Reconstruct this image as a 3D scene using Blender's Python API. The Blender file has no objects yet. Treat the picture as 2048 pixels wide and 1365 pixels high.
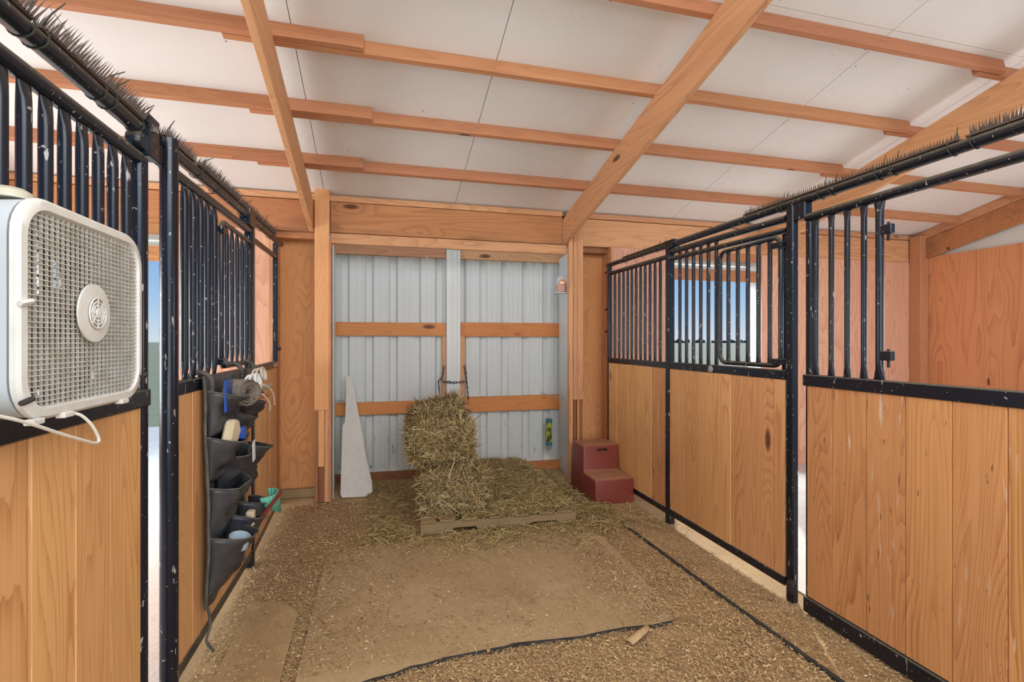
import bpy, bmesh, math, random
from math import sin, cos, pi, radians, sqrt, atan2
from mathutils import Vector, Matrix, noise

random.seed(7)
SC = bpy.context.scene
COL = SC.collection

# ------------------------------------------------------------------ camera, sky, sun, exposure
cam_d = bpy.data.cameras.new('camera')
cam_d.sensor_width = 36.0
cam_d.lens = 1000.0 / 2048.0 * 36.0
cam_d.clip_start = 0.02
cam_d.clip_end = 2000
cam = bpy.data.objects.new('camera', cam_d)
cam.location = (0, 0, 1.40)
cam.rotation_euler = (radians(90), 0, radians(-14.85))
COL.objects.link(cam)
SC.camera = cam

SC.view_settings.view_transform = 'Standard'
SC.view_settings.look = 'None'
SC.view_settings.gamma = 1.0
SC.view_settings.use_curve_mapping = False
SC.view_settings.exposure = -0.05

world = bpy.data.worlds.new('world')
SC.world = world
world.use_nodes = True
wn = world.node_tree
wn.nodes.clear()
w_out = wn.nodes.new('ShaderNodeOutputWorld')
w_bg = wn.nodes.new('ShaderNodeBackground')
w_tc = wn.nodes.new('ShaderNodeTexCoord')
w_sep = wn.nodes.new('ShaderNodeSeparateXYZ')
w_rmp = wn.nodes.new('ShaderNodeValToRGB')
cr = w_rmp.color_ramp
cr.elements[0].position = 0.0
cr.elements[0].color = (0.66, 0.76, 0.84, 1)
cr.elements[1].position = 0.16
cr.elements[1].color = (0.22, 0.45, 0.80, 1)
e = cr.elements.new(0.06); e.color = (0.42, 0.62, 0.86, 1)
e = cr.elements.new(0.6); e.color = (0.12, 0.32, 0.72, 1)
wn.links.new(w_tc.outputs['Generated'], w_sep.inputs[0])
wn.links.new(w_sep.outputs['Z'], w_rmp.inputs[0])
wn.links.new(w_rmp.outputs[0], w_bg.inputs[0])
w_bg.inputs[1].default_value = 1.0
wn.links.new(w_bg.outputs[0], w_out.inputs[0])

def area(name, loc, target, sx, sy, energy, color):
    d = bpy.data.lights.new(name, 'AREA')
    d.shape = 'RECTANGLE'; d.size = sx; d.size_y = sy
    d.energy = energy; d.color = color
    o = bpy.data.objects.new(name, d)
    o.location = loc
    v = Vector(target) - Vector(loc)
    o.rotation_euler = v.to_track_quat('-Z', 'Y').to_euler()
    COL.objects.link(o)
    return o

sun_d = bpy.data.lights.new('sun', 'SUN')
sun_d.energy = 5.0
sun_d.angle = radians(1.5)
sun_d.color = (1.0, 0.98, 0.95)
sun = bpy.data.objects.new('sun', sun_d)
sun.location = (6, 14, 8)
el = radians(29)
sd = Vector((-0.51 * cos(el), -0.86 * cos(el), -sin(el)))
sun.rotation_euler = sd.to_track_quat('-Z', 'Y').to_euler()
COL.objects.link(sun)

# unseen fill lamps added by the aisle, at stall sides
# and above the stall doors
area('aisle_fill_high', (0.7, -0.7, 3.25), (0.7, 2.5, 0.0), 3.6, 1.6, 122, (1.0, 0.98, 0.95))  # added top-down fill under the roof, like light bounced off the ceiling
area('aisle_fill_low', (0.7, -2.6, 1.3), (0.7, 3.0, 1.75), 3.0, 1.6, 75, (1.0, 0.98, 0.95))  # broad flat fill added behind the camera
area('left_side_fill', (-4.0, 2.6, 1.35), (-1.2, 2.8, 0.7), 2.6, 1.3, 125, (0.95, 0.97, 1.0))  # added lamp carrying side daylight into the left stall and onto its floor
area('right_side_fill', (6.2, 1.2, 1.35), (3.0, 2.9, 1.7), 1.6, 1.3, 72, (0.95, 0.97, 1.0))  # added lamp for side daylight; the end wall has no window
area('left_door_fill', (-2.35, 5.7, 2.75), (-1.6, 2.9, 0.0), 1.1, 0.7, 150, (0.90, 0.95, 1.0))  # added lamp hidden above the opening, strengthening the sky's light
area('right_door_fill', (3.6, 5.7, 2.75), (2.5, 2.9, 0.0), 1.1, 0.7, 150, (0.90, 0.95, 1.0))  # same added boost outside the right stall opening, out of view

# ------------------------------------------------------------------ material helpers
def new_mat(name):
    m = bpy.data.materials.new(name)
    m.use_nodes = True
    nt = m.node_tree
    b = nt.nodes['Principled BSDF']
    return m, nt, b

class NT:
    """tiny node helper"""
    def __init__(s, nt): s.nt = nt
    def n(s, typ, **kw):
        nd = s.nt.nodes.new(typ)
        for k, v in kw.items():
            setattr(nd, k, v)
        return nd
    def set(s, sock, v):
        if hasattr(v, 'is_linked') or isinstance(v, bpy.types.NodeSocket): s.nt.links.new(v, sock)
        else: sock.default_value = v
    def math(s, op, a, b=0.0, c=None, clamp=False):
        nd = s.n('ShaderNodeMath', operation=op, use_clamp=clamp)
        s.set(nd.inputs[0], a); s.set(nd.inputs[1], b)
        if c is not None: s.set(nd.inputs[2], c)
        return nd.outputs[0]
    def mix(s, f, a, b):
        nd = s.n('ShaderNodeMix', data_type='RGBA')
        s.set(nd.inputs['Factor'], f)
        s.set(nd.inputs[6], a); s.set(nd.inputs[7], b)
        return nd.outputs[2]
    def ramp(s, v, p0, p1, c0=(0, 0, 0, 1), c1=(1, 1, 1, 1)):
        nd = s.n('ShaderNodeValToRGB')
        nd.color_ramp.elements[0].position = p0; nd.color_ramp.elements[0].color = c0
        nd.color_ramp.elements[1].position = p1; nd.color_ramp.elements[1].color = c1
        s.set(nd.inputs[0], v)
        return nd.outputs[0]
    def objco(s, rnd=True, scale=(1, 1, 1)):
        tc = s.n('ShaderNodeTexCoord')
        v = tc.outputs['Object']
        if rnd:
            oi = s.n('ShaderNodeObjectInfo')
            a = s.n('ShaderNodeVectorMath', operation='MULTIPLY_ADD')
            cx = s.n('ShaderNodeCombineXYZ')
            s.set(cx.inputs[0], oi.outputs['Random']); s.set(cx.inputs[1], oi.outputs['Random']); s.set(cx.inputs[2], oi.outputs['Random'])
            s.set(a.inputs[0], cx.outputs[0]); a.inputs[1].default_value = (37.1, 53.7, 29.3)
            s.set(a.inputs[2], v)
            v = a.outputs[0]
        return s.scaled(v, scale)
    def scaled(s, v, sc):
        m = s.n('ShaderNodeVectorMath', operation='MULTIPLY')
        s.set(m.inputs[0], v); m.inputs[1].default_value = sc
        return m.outputs[0]
    def noise(s, v, scale=1.0, detail=2.0, rough=0.5, dist=0.0):
        nd = s.n('ShaderNodeTexNoise')
        s.set(nd.inputs['Vector'], v); nd.inputs['Scale'].default_value = scale
        nd.inputs['Detail'].default_value = detail; nd.inputs['Roughness'].default_value = rough
        nd.inputs['Distortion'].default_value = dist
        return nd.outputs['Fac']
    def voro(s, v, scale=1.0):
        nd = s.n('ShaderNodeTexVoronoi')
        s.set(nd.inputs['Vector'], v); nd.inputs['Scale'].default_value = scale
        return nd.outputs['Distance']
    def bump(s, b, h, strength=0.2, dist=0.01):
        nd = s.n('ShaderNodeBump')
        nd.inputs['Strength'].default_value = strength; nd.inputs['Distance'].default_value = dist
        s.set(nd.inputs['Height'], h)
        s.nt.links.new(nd.outputs[0], b.inputs['Normal'])

def c4(c): return (c[0], c[1], c[2], 1.0)

def srgb(r, g, b, k=1.0):
    f = lambda v: ((v / 255.0 + 0.055) / 1.055) ** 2.4 if v > 10 else v / 255.0 / 12.92
    return (f(r) * k, f(g) * k, f(b) * k)

def axvec(axis, across, along):
    return tuple(along if a == axis else across for a in 'xyz')

def wood(name, light, dark, axis='z', rings=9.0, ringamt=0.45, knots=0.05, kscale=3.2, rough=0.62,
         scuff=0.0, tone=0.25, wide=4.6, along=0.40, fiber=0.22, stain=None):
    m, nt, b = new_mat(name)
    h = NT(nt)
    co = h.objco()
    n1 = h.noise(h.scaled(co, axvec(axis, wide, along)), 1.0, 1.5, 0.5, 0.15)
    kd = h.voro(h.scaled(co, axvec(axis, kscale, kscale * 0.33)), 1.0)
    kfall = h.ramp(kd, 0.0, 0.30, (1, 1, 1, 1), (0, 0, 0, 1))
    warped = h.math('MULTIPLY_ADD', kfall, 0.16, n1)
    fib = h.noise(h.scaled(co, axvec(axis, 95.0, 2.0)), 1.0, 3.0, 0.6)
    warped = h.math('MULTIPLY_ADD', fib, 0.012, warped)
    ring = h.math('FRACT', h.math('MULTIPLY', warped, rings * 2.6))
    ring = h.math('POWER', ring, 2.6)
    ring = h.math('MULTIPLY', ring, h.ramp(h.noise(h.scaled(co, axvec(axis, 5.0, 0.7)), 1.0, 1.0), .25, .7, (.35, .35, .35, 1)))
    ton = h.noise(h.scaled(co, axvec(axis, 2.2, 0.5)), 1.0, 2.0)
    g = h.math('MULTIPLY', ring, ringamt)
    g = h.math('MULTIPLY_ADD', h.math('SUBTRACT', fib, 0.45), fiber * 2.0, g)
    g = h.math('MULTIPLY_ADD', h.math('SUBTRACT', ton, 0.5), tone * 2.0, g, clamp=True)
    col = h.mix(g, c4(light), c4(dark))
    if stain:
        sn = h.ramp(h.noise(h.scaled(co, axvec(axis, 3.0, 0.8)), 1.0, 4.0, 0.65), 0.52, 0.72)
        col = h.mix(h.math('MULTIPLY', sn, 0.55), col, c4(stain))
    if knots > 0:
        km = h.ramp(kd, knots * 0.7, knots * 1.25, (1, 1, 1, 1), (0, 0, 0, 1))
        kc = (dark[0] * 0.28, dark[1] * 0.22, dark[2] * 0.22)
        col = h.mix(h.math('MULTIPLY', km, 0.9), col, c4(kc))
    if scuff > 0:
        s1 = h.noise(h.scaled(co, axvec(axis, 60.0, 5.0)), 1.0, 2.0, 0.5)
        s2 = h.noise(h.scaled(co, axvec(axis, 2.2, 1.5)), 1.0, 2.0, 0.5)
        sm = h.math('MULTIPLY', h.ramp(s1, 0.655, 0.70), h.ramp(s2, 0.44, 0.60))
        col = h.mix(h.math('MULTIPLY', sm, scuff), col, (0.78, 0.66, 0.52, 1))
        d1 = h.noise(h.scaled(co, axvec(axis, 45.0, 9.0)), 1.3, 2.0, 0.5)
        col = h.mix(h.math('MULTIPLY', h.ramp(d1, 0.70, 0.74), scuff * 0.8), col, (0.10, 0.06, 0.03, 1))
    oi = h.n('ShaderNodeObjectInfo')
    hs = h.n('ShaderNodeHueSaturation')
    h.set(hs.inputs['Value'], h.math('MULTIPLY_ADD', oi.outputs['Random'], 0.20, 0.90))
    h.set(hs.inputs['Hue'], h.math('MULTIPLY_ADD', oi.outputs['Random'], 0.012, 0.494))
    h.set(hs.inputs['Color'], col)
    nt.links.new(hs.outputs[0], b.inputs['Base Color'])
    b.inputs['Roughness'].default_value = rough
    h.bump(b, fib, 0.12, 0.004)
    return m

def plain(name, c, rough=0.5, metal=0.0, var=0.0, vscale=8.0, c2=None, bump=0.0, spec=None):
    m, nt, b = new_mat(name)
    h = NT(nt)
    if var > 0:
        co = h.objco()
        f = h.noise(co, vscale, 4.0, 0.6)
        col = h.mix(h.math('MULTIPLY', h.ramp(f, 0.35, 0.7), var), c4(c), c4(c2 or (c[0] * .4, c[1] * .4, c[2] * .4)))
        nt.links.new(col, b.inputs['Base Color'])
        if bump: h.bump(b, f, bump, 0.01)
    else:
        b.inputs['Base Color'].default_value = c4(c)
    b.inputs['Roughness'].default_value = rough
    b.inputs['Metallic'].default_value = metal
    if spec is not None: b.inputs['Specular IOR Level'].default_value = spec
    return m

def black_paint(name, c=(0.005, 0.008, 0.016), rough=0.28, dust=0.75):
    m, nt, b = new_mat(name)
    h = NT(nt)
    co = h.objco()
    geo = h.n('ShaderNodeNewGeometry')
    sp = h.n('ShaderNodeSeparateXYZ'); h.set(sp.inputs[0], geo.outputs['Normal'])
    up = h.ramp(sp.outputs['Z'], -0.15, 0.55)
    dn = h.noise(co, 26.0, 4.0, 0.65)
    dm = h.math('MULTIPLY', up, h.math('MULTIPLY_ADD', dn, 0.8, 0.25), clamp=True)
    fl = h.ramp(h.noise(co, 62.0, 3.0, 0.55), 0.67, 0.71)
    fl2 = h.ramp(h.noise(h.scaled(co, (60, 60, 16)), 1.0, 2.0, 0.5), 0.69, 0.73)
    col = h.mix(h.math('MULTIPLY', dm, dust), c4(c), (0.21, 0.18, 0.11, 1))
    col = h.mix(h.math('MULTIPLY', h.math('MAXIMUM', fl, fl2), 0.75), col, (0.52, 0.50, 0.45, 1))
    nt.links.new(col, b.inputs['Base Color'])
    h.set(b.inputs['Roughness'], h.math('MULTIPLY_ADD', dm, 0.6, rough, clamp=True))
    return m

M = {}
M['plank'] = wood('pine_plank', srgb(232, 176, 116), srgb(176, 104, 50), 'z', 11, .62, .06, 2.6, .5, fiber=.36, tone=.38)
M['plank_scuffed'] = wood('pine_plank_scuffed', srgb(222, 162, 102), srgb(160, 92, 44), 'z', 11, .60, .05, 2.6, .55, scuff=.85, fiber=.36, tone=.35)
M['plywood'] = wood('plywood_amber', srgb(216, 154, 92), srgb(156, 84, 40), 'z', 9, .42, .12, 3.4, .6, wide=3.2, along=.9, tone=.4)
M['plywood_stall'] = wood('plywood_stall', srgb(224, 172, 140), srgb(176, 112, 82), 'z', 7, .5, .04, 2.4, .6, wide=3.0, along=.7, tone=.22)
M['plywood_gable'] = wood('plywood_gable', srgb(214, 146, 102), srgb(150, 82, 46), 'z', 7, .6, .035, 2.2, .6, wide=3.4, along=.28, tone=.18)
for ax in 'xyz':
    M['beam_' + ax] = wood('fir_beam_' + ax, srgb(210, 154, 112), srgb(142, 88, 54), ax, 6, .5, .08, 3.8, .68, along=.45)
    M['purlin_' + ax] = wood('fir_purlin_' + ax, srgb(190, 130, 92), srgb(132, 80, 52), ax, 5, .4, .07, 4.2, .72, wide=9)
M['header'] = wood('stained_header', srgb(192, 132, 84), srgb(130, 78, 44), 'x', 6, .5, .08, 3.4, .7, stain=(.10, .055, .035))
M['post'] = wood('pale_post', srgb(226, 166, 108), srgb(188, 120, 66), 'z', 6, .3, .035, 2.6, .6)
M['darkwood'] = wood('old_dark_wood', srgb(150, 98, 62), srgb(96, 56, 34), 'z', 6, .35, 0, 3, .75)
M['girt'] = wood('door_girt', srgb(214, 138, 74), srgb(164, 92, 42), 'x', 5, .35, .10, 4.2, .6, stain=(.12, .05, .02))
M['palletwood'] = wood('weathered_pallet', srgb(150, 126, 88), srgb(104, 84, 56), 'x', 6, .35, 0, 3, .85)
M['black'] = black_paint('black_paint')
M['blackpipe'] = black_paint('black_pipe', rough=.25)
M['spike'] = plain('spike_brown', (.10, .068, .052), .6)
M['wire'] = plain('black_tie', (.035, .04, .025), .5)
M['galv'] = plain('galvanised', (.55, .56, .56), .35, .9, .4, 20)
M['rust'] = plain('dark_steel', (.06, .05, .045), .55, .6, .5, 30)

def steel_sheet(name, c):
    m, nt, b = new_mat(name)
    h = NT(nt)
    co = h.objco(False)
    sp = h.n('ShaderNodeSeparateXYZ'); h.set(sp.inputs[0], co)
    low = h.ramp(sp.outputs['Z'], 0.15, 0.95, (1, 1, 1, 1), (0, 0, 0, 1))
    n = h.noise(h.scaled(co, (26, 26, 9)), 1.0, 4.0, .65)
    dirt = h.math('MULTIPLY', h.ramp(n, .60, .68), h.math('MULTIPLY_ADD', low, .85, .06))
    n2 = h.noise(h.scaled(co, (3, 3, 1.2)), 1.0, 3.0, .5)
    col = h.mix(h.math('MULTIPLY', n2, .35), c4(c), (c[0] * .82, c[1] * .84, c[2] * .80, 1))
    col = h.mix(h.math('MULTIPLY', low, .30), col, (.52, .52, .43, 1))
    col = h.mix(dirt, col, (.16, .15, .12, 1))
    nt.links.new(col, b.inputs['Base Color'])
    b.inputs['Roughness'].default_value = .42
    return m
M['sheet'] = steel_sheet('white_steel_sheet', (.66, .685, .67))
M['trimwhite'] = steel_sheet('white_steel_trim', (.72, .73, .70))
M['whiteboard'] = plain('chipped_white_board', (.68, .65, .59), .75, 0, .35, 14, (.50, .45, .37), .2)
M['gapdark'] = plain('dark_backing', (.02, .017, .015), .9)

def ceiling_mat():
    m, nt, b = new_mat('white_ceiling_board')
    h = NT(nt)
    co = h.objco(False)
    n = h.noise(co, 1.6, 5.0, .6)
    sp = h.noise(co, 75.0, 2.0, .6)
    zone = h.ramp(h.noise(co, 1.1, 3.0, .55), .48, .66)
    col = h.mix(h.math('MULTIPLY', h.ramp(n, .4, .75), .35), (.80, .785, .76, 1), (.66, .64, .60, 1))
    col = h.mix(h.math('MULTIPLY', h.math('MULTIPLY', h.ramp(sp, .60, .68), zone), .45), col, (.33, .28, .23, 1))
    fly = h.ramp(h.voro(co, 4.2), .022, .034, (1, 1, 1, 1), (0, 0, 0, 1))
    col = h.mix(h.math('MULTIPLY', fly, .7), col, (.14, .10, .07, 1))
    nt.links.new(col, b.inputs['Base Color'])
    b.inputs['Roughness'].default_value = .8
    return m
M['ceiling'] = ceiling_mat()

def soil_mat(name, a, bcol, spk=.35):
    m, nt, b = new_mat(name)
    h = NT(nt)
    co = h.objco(False)
    n1 = h.noise(co, 2.2, 5.0, .6)
    n2 = h.noise(co, 60.0, 4.0, .7)
    n3 = h.noise(h.scaled(co, (140, 60, 60)), 1.0, 2.0, .6, 1.5)
    col = h.mix(h.ramp(n1, .35, .68), c4(a), c4(bcol))
    col = h.mix(h.math('MULTIPLY', h.ramp(n2, .5, .7), .5), col, (a[0] * .55, a[1] * .52, a[2] * .48, 1))
    col = h.mix(h.math('MULTIPLY', h.ramp(n3, .62, .70), spk), col, (.62, .50, .30, 1))
    nt.links.new(col, b.inputs['Base Color'])
    b.inputs['Roughness'].default_value = .95
    h.bump(b, n2, .5, .01)
    return m
M['soil'] = soil_mat('dusty_soil', srgb(180, 150, 106), srgb(154, 124, 84))
M['mat'] = soil_mat('dust_covered_mat', srgb(180, 154, 114), srgb(162, 134, 94), .10)
M['bedding'] = soil_mat('pale_shavings', (.72, .69, .64), (.63, .59, .53), .15)
M['field'] = soil_mat('pale_field', (.20, .23, .12), (.28, .27, .16), .05)
M['gravel'] = soil_mat('pale_gravel', (.62, .60, .56), (.52, .50, .46), .1)

def island_mat(name, cols, rough=.85):
    m, nt, b = new_mat(name)
    h = NT(nt)
    geo = h.n('ShaderNodeNewGeometry')
    nd = h.n('ShaderNodeValToRGB')
    el_ = nd.color_ramp.elements
    el_[0].position = 0; el_[0].color = c4(cols[0])
    el_[1].position = 1; el_[1].color = c4(cols[-1])
    for i, c in enumerate(cols[1:-1]):
        x = el_.new((i + 1) / (len(cols) - 1)); x.color = c4(c)
    h.set(nd.inputs[0], geo.outputs['Random Per Island'])
    nt.links.new(nd.outputs[0], b.inputs['Base Color'])
    b.inputs['Roughness'].default_value = rough
    return m
M['chips'] = island_mat('wood_chips', [srgb(84, 62, 38), srgb(214, 186, 140), srgb(150, 118, 76), srgb(196, 162, 112), srgb(172, 138, 92), srgb(224, 198, 150), srgb(160, 126, 82), srgb(206, 176, 126), srgb(126, 98, 62)])
M['hay'] = island_mat('hay_stalks', [srgb(110, 88, 50), srgb(170, 142, 84), srgb(204, 180, 122), srgb(140, 118, 68), srgb(226, 210, 164), srgb(150, 120, 70), srgb(60, 46, 24), srgb(118, 94, 52), srgb(70, 54, 28)])
M['haymat'] = plain('hay_mat', srgb(172, 146, 90), .95, 0, .8, 30, srgb(104, 82, 46), .6)
M['hayold'] = island_mat('old_hay_stalks', [srgb(118, 100, 56), srgb(190, 166, 104), srgb(158, 134, 78), srgb(222, 202, 146), srgb(88, 70, 38), srgb(178, 154, 94), srgb(206, 184, 126)])
M['haycore'] = plain('hay_core', srgb(84, 64, 34), .95, 0, .8, 38, srgb(40, 30, 15), .6)  # crevice shade between stalks and bales put into a darkened core colour
M['leaf'] = plain('husk', srgb(190, 162, 116), .8, 0, .5, 14, srgb(140, 108, 66))

def step_mat():
    m, nt, b = new_mat('red_plastic_dusty')
    h = NT(nt)
    co = h.objco(False)
    geo = h.n('ShaderNodeNewGeometry')
    sp = h.n('ShaderNodeSeparateXYZ'); h.set(sp.inputs[0], geo.outputs['Normal'])
    up = h.ramp(sp.outputs['Z'], .45, .95)
    n = h.noise(co, 18.0, 4.0, .6)
    dm = h.math('MULTIPLY', up, h.math('MULTIPLY_ADD', n, .9, .35), clamp=True)
    f = h.ramp(h.noise(co, 9.0, 5.0, .7), .5, .75)
    col = h.mix(h.math('MULTIPLY', f, .3), c4(srgb(128, 56, 44)), c4(srgb(106, 50, 40)))
    col = h.mix(dm, col, c4(srgb(168, 124, 88)))
    nt.links.new(col, b.inputs['Base Color'])
    h.set(b.inputs['Roughness'], h.math('MULTIPLY_ADD', dm, .4, .45))
    return m
M['step'] = step_mat()
M['fanwhite'] = plain('aged_white_plastic', (.74, .73, .68), .42, 0, .35, 16, (.52, .48, .38))
M['fancase'] = plain('grey_painted_case', (.55, .60, .63), .45, 0, .3, 6, (.44, .44, .40))
M['fanbeige'] = plain('beige_plastic', (.56, .52, .40), .45)
M['grille'] = plain('dusty_grille', (.70, .67, .60), .55, 0, .6, 22, (.40, .34, .24))
M['blade'] = plain('dusty_blade', (.30, .27, .22), .5, 0, .7, 12, (.12, .10, .07))
M['cord'] = plain('white_cord', (.72, .70, .62), .5)
M['fabric'] = plain('black_canvas', (.026, .031, .040), .42, 0, .9, 6, (.10, .098, .092), .3)
M['fabricedge'] = plain('worn_binding', (.07, .066, .06), .8, 0, .5, 20, (.22, .20, .16))
M['blue'] = plain('blue_plastic', (.015, .08, .38), .4)
M['bluel'] = plain('light_blue_cap', (.42, .55, .62), .4)
M['tan'] = plain('tan_foam', (.70, .58, .38), .85)
M['red'] = plain('dark_red_rubber', (.20, .02, .02), .5)
M['green'] = plain('mint_plastic', (.16, .56, .38), .45)
M['wrap'] = plain('grubby_wrap', (.20, .16, .12), .9, 0, .7, 30, (.36, .31, .25))
M['rope'] = plain('pale_cord', (.62, .55, .42), .8)
M['teal'] = plain('teal_cap', (.02, .17, .24), .45)
M['cream'] = plain('cream_block', (.66, .52, .36), .8)
M['clear'] = None
m, nt, b = new_mat('cloudy_clear_plastic')
b.inputs['Base Color'].default_value = (.92, .93, .93, 1); b.inputs['Roughness'].default_value = .25
b.inputs['Transmission Weight'].default_value = .75; b.inputs['IOR'].default_value = 1.15
M['clear'] = m
M['orange'] = plain('orange_label', (.78, .22, .03), .5)
M['white'] = plain('white_print', (.82, .82, .80), .5)
M['plate'] = plain('maker_plate', (.55, .56, .56), .35, .7)
m, nt, b = new_mat('tube_green'); h = NT(nt)
co = h.objco(False)
f = h.ramp(h.noise(h.scaled(co, (26, 26, 17)), 1.0, 2.0, .5), .44, .52)
nt.links.new(h.mix(f, (.05, .07, .012, 1), (.42, .44, .03, 1)), b.inputs['Base Color']); b.inputs['Roughness'].default_value = .3
M['tube'] = m
M['rubber'] = plain('black_rubber', (.025, .022, .02), .85, 0, .4, 14, (.09, .075, .055))
M['tree'] = plain('far_trees', (.05, .08, .07), .9)

# ------------------------------------------------------------------ mesh helpers
ORG = {}

class MB:
    def __init__(s): s.v = []; s.f = []
    def add(s, vs, fs):
        o = len(s.v); s.v += [tuple(v) for v in vs]; s.f += [tuple(i + o for i in f) for f in fs]; return s
    def box(s, x0, x1, y0, y1, z0, z1):
        vs = [(x, y, z) for z in (z0, z1) for y in (y0, y1) for x in (x0, x1)]
        return s.add(vs, [(0, 2, 3, 1), (4, 5, 7, 6), (0, 1, 5, 4), (2, 6, 7, 3), (0, 4, 6, 2), (1, 3, 7, 5)])
    def obox(s, c, ax, ay, az):
        c = Vector(c); ax = Vector(ax); ay = Vector(ay); az = Vector(az)
        vs = [c + ax * i + ay * j + az * k for k in (-1, 1) for j in (-1, 1) for i in (-1, 1)]
        return s.add(vs, [(0, 2, 3, 1), (4, 5, 7, 6), (0, 1, 5, 4), (2, 6, 7, 3), (0, 4, 6, 2), (1, 3, 7, 5)])
    def tube(s, pts, r, n=10, caps=True, closed=False):
        pts = [Vector(p) for p in pts]
        N = len(pts)
        rs = r if isinstance(r, (list, tuple)) else [r] * N
        base = len(s.v)
        prev = None
        for i, p in enumerate(pts):
            if closed: t = (pts[(i + 1) % N] - pts[i - 1])
            else: t = (pts[min(i + 1, N - 1)] - pts[max(i - 1, 0)])
            t.normalize()
            if prev is None:
                up = Vector((0, 0, 1)) if abs(t.z) < .9 else Vector((1, 0, 0))
                a = t.cross(up).normalized()
            else:
                a = (prev - t * prev.dot(t)).normalized()
            prev = a
            bb = t.cross(a)
            for k in range(n):
                q = p + a * (rs[i] * cos(2 * pi * k / n)) + bb * (rs[i] * sin(2 * pi * k / n))
                s.v.append(tuple(q))
        M_ = N if closed else N - 1
        for i in range(M_):
            j = (i + 1) % N
            for k in range(n):
                k2 = (k + 1) % n
                s.f.append((base + i * n + k, base + i * n + k2, base + j * n + k2, base + j * n + k))
        if caps and not closed:
            s.f.append(tuple(base + k for k in range(n))[::-1])
            s.f.append(tuple(base + (N - 1) * n + k for k in range(n)))
        return s
    def prism(s, poly, d):
        """polygon (3-D points) extruded by vector d"""
        d = Vector(d); n = len(poly)
        vs = [Vector(p) for p in poly] + [Vector(p) + d for p in poly]
        fs = [tuple(range(n))[::-1], tuple(range(n, 2 * n))]
        for i in range(n):
            j = (i + 1) % n
            fs.append((i, j, n + j, n + i))
        return s.add(vs, fs)
    def lathe(s, c, axis, prof, n=24):
        """prof = [(r, h)] about axis through c"""
        c = Vector(c); axis = Vector(axis).normalized()
        up = Vector((0, 0, 1)) if abs(axis.z) < .9 else Vector((1, 0, 0))
        a = axis.cross(up).normalized(); bb = axis.cross(a)
        base = len(s.v)
        for (r, hh) in prof:
            for k in range(n):
                s.v.append(tuple(c + axis * hh + a * (r * cos(2 * pi * k / n)) + bb * (r * sin(2 * pi * k / n))))
        for i in range(len(prof) - 1):
            for k in range(n):
                k2 = (k + 1) % n
                s.f.append((base + i * n + k, base + i * n + k2, base + (i + 1) * n + k2, base + (i + 1) * n + k))
        if prof[0][0] > 1e-4: s.f.append(tuple(base + k for k in range(n))[::-1])
        if prof[-1][0] > 1e-4: s.f.append(tuple(base + (len(prof) - 1) * n + k for k in range(n)))
        return s
    def grid(s, fn, nu, nv):
        base = len(s.v)
        for j in range(nv + 1):
            for i in range(nu + 1):
                s.v.append(tuple(fn(i / nu, j / nv)))
        for j in range(nv):
            for i in range(nu):
                a = base + j * (nu + 1) + i
                s.f.append((a, a + 1, a + nu + 2, a + nu + 1))
        return s
    def build(s, name, mat, parent=None, org=None, smooth=False, bevel=0.0, kind=None, fix=True, solid=0.0):
        if parent is not None: o3 = ORG[parent.name]
        else: o3 = Vector(org) if org is not None else Vector((0, 0, 0))
        me = bpy.data.meshes.new(name)
        me.from_pydata([(v[0] - o3[0], v[1] - o3[1], v[2] - o3[2]) for v in s.v], [], s.f)
        if fix:
            bm = bmesh.new(); bm.from_mesh(me)
            bmesh.ops.recalc_face_normals(bm, faces=bm.faces)
            bm.to_mesh(me); bm.free()
        if isinstance(mat, str): mat = M[mat]
        me.materials.append(mat)
        if smooth:
            for p in me.polygons: p.use_smooth = True
            try: me.set_sharp_from_angle(angle=radians(40))
            except Exception: pass
        o = bpy.data.objects.new(name, me)
        COL.objects.link(o)
        if parent is not None: o.parent = parent
        else: o.location = o3
        ORG[o.name] = Vector(o3)
        if bevel:
            md = o.modifiers.new('bevel', 'BEVEL'); md.width = bevel; md.segments = 1; md.limit_method = 'ANGLE'
        if solid:
            md = o.modifiers.new('solid', 'SOLIDIFY'); md.thickness = solid; md.offset = 0
        if kind: o['kind'] = kind
        return o

def empty(name, loc):
    o = bpy.data.objects.new(name, None)
    o.empty_display_size = .1
    o.location = loc
    COL.objects.link(o)
    ORG[o.name] = Vector(loc)
    return o

def tag(o, label, cat, group=None, kind=None):
    o['label'] = label
    o['category'] = cat
    if group: o['group'] = group
    if kind: o['kind'] = kind
    return o

def struct(o):
    o['kind'] = 'structure'; return o

def box_thing(name, mat, x0, x1, y0, y1, z0, z1, label, cat, group=None, bevel=.003):
    o = MB().box(x0, x1, y0, y1, z0, z1).build(name, mat, org=((x0 + x1) / 2, (y0 + y1) / 2, z0), bevel=bevel)
    return tag(o, label, cat, group)

# ------------------------------------------------------------------ roof
SL = .2436                     # roof slope
ZB = 3.4885                    # rafter underside at Y = 0
def z_raf(y): return ZB - SL * y
PUR = .255                     # rafter depth measured vertically
def z_pur(y): return z_raf(y) + PUR
def z_ceil(y): return z_pur(y) + .092
th = math.atan(SL)
DY = Vector((0, cos(th), -sin(th)))      # down the slope
DN = Vector((0, sin(th), cos(th)))       # normal to the roof
Y_RIDGE = -1.3

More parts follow.
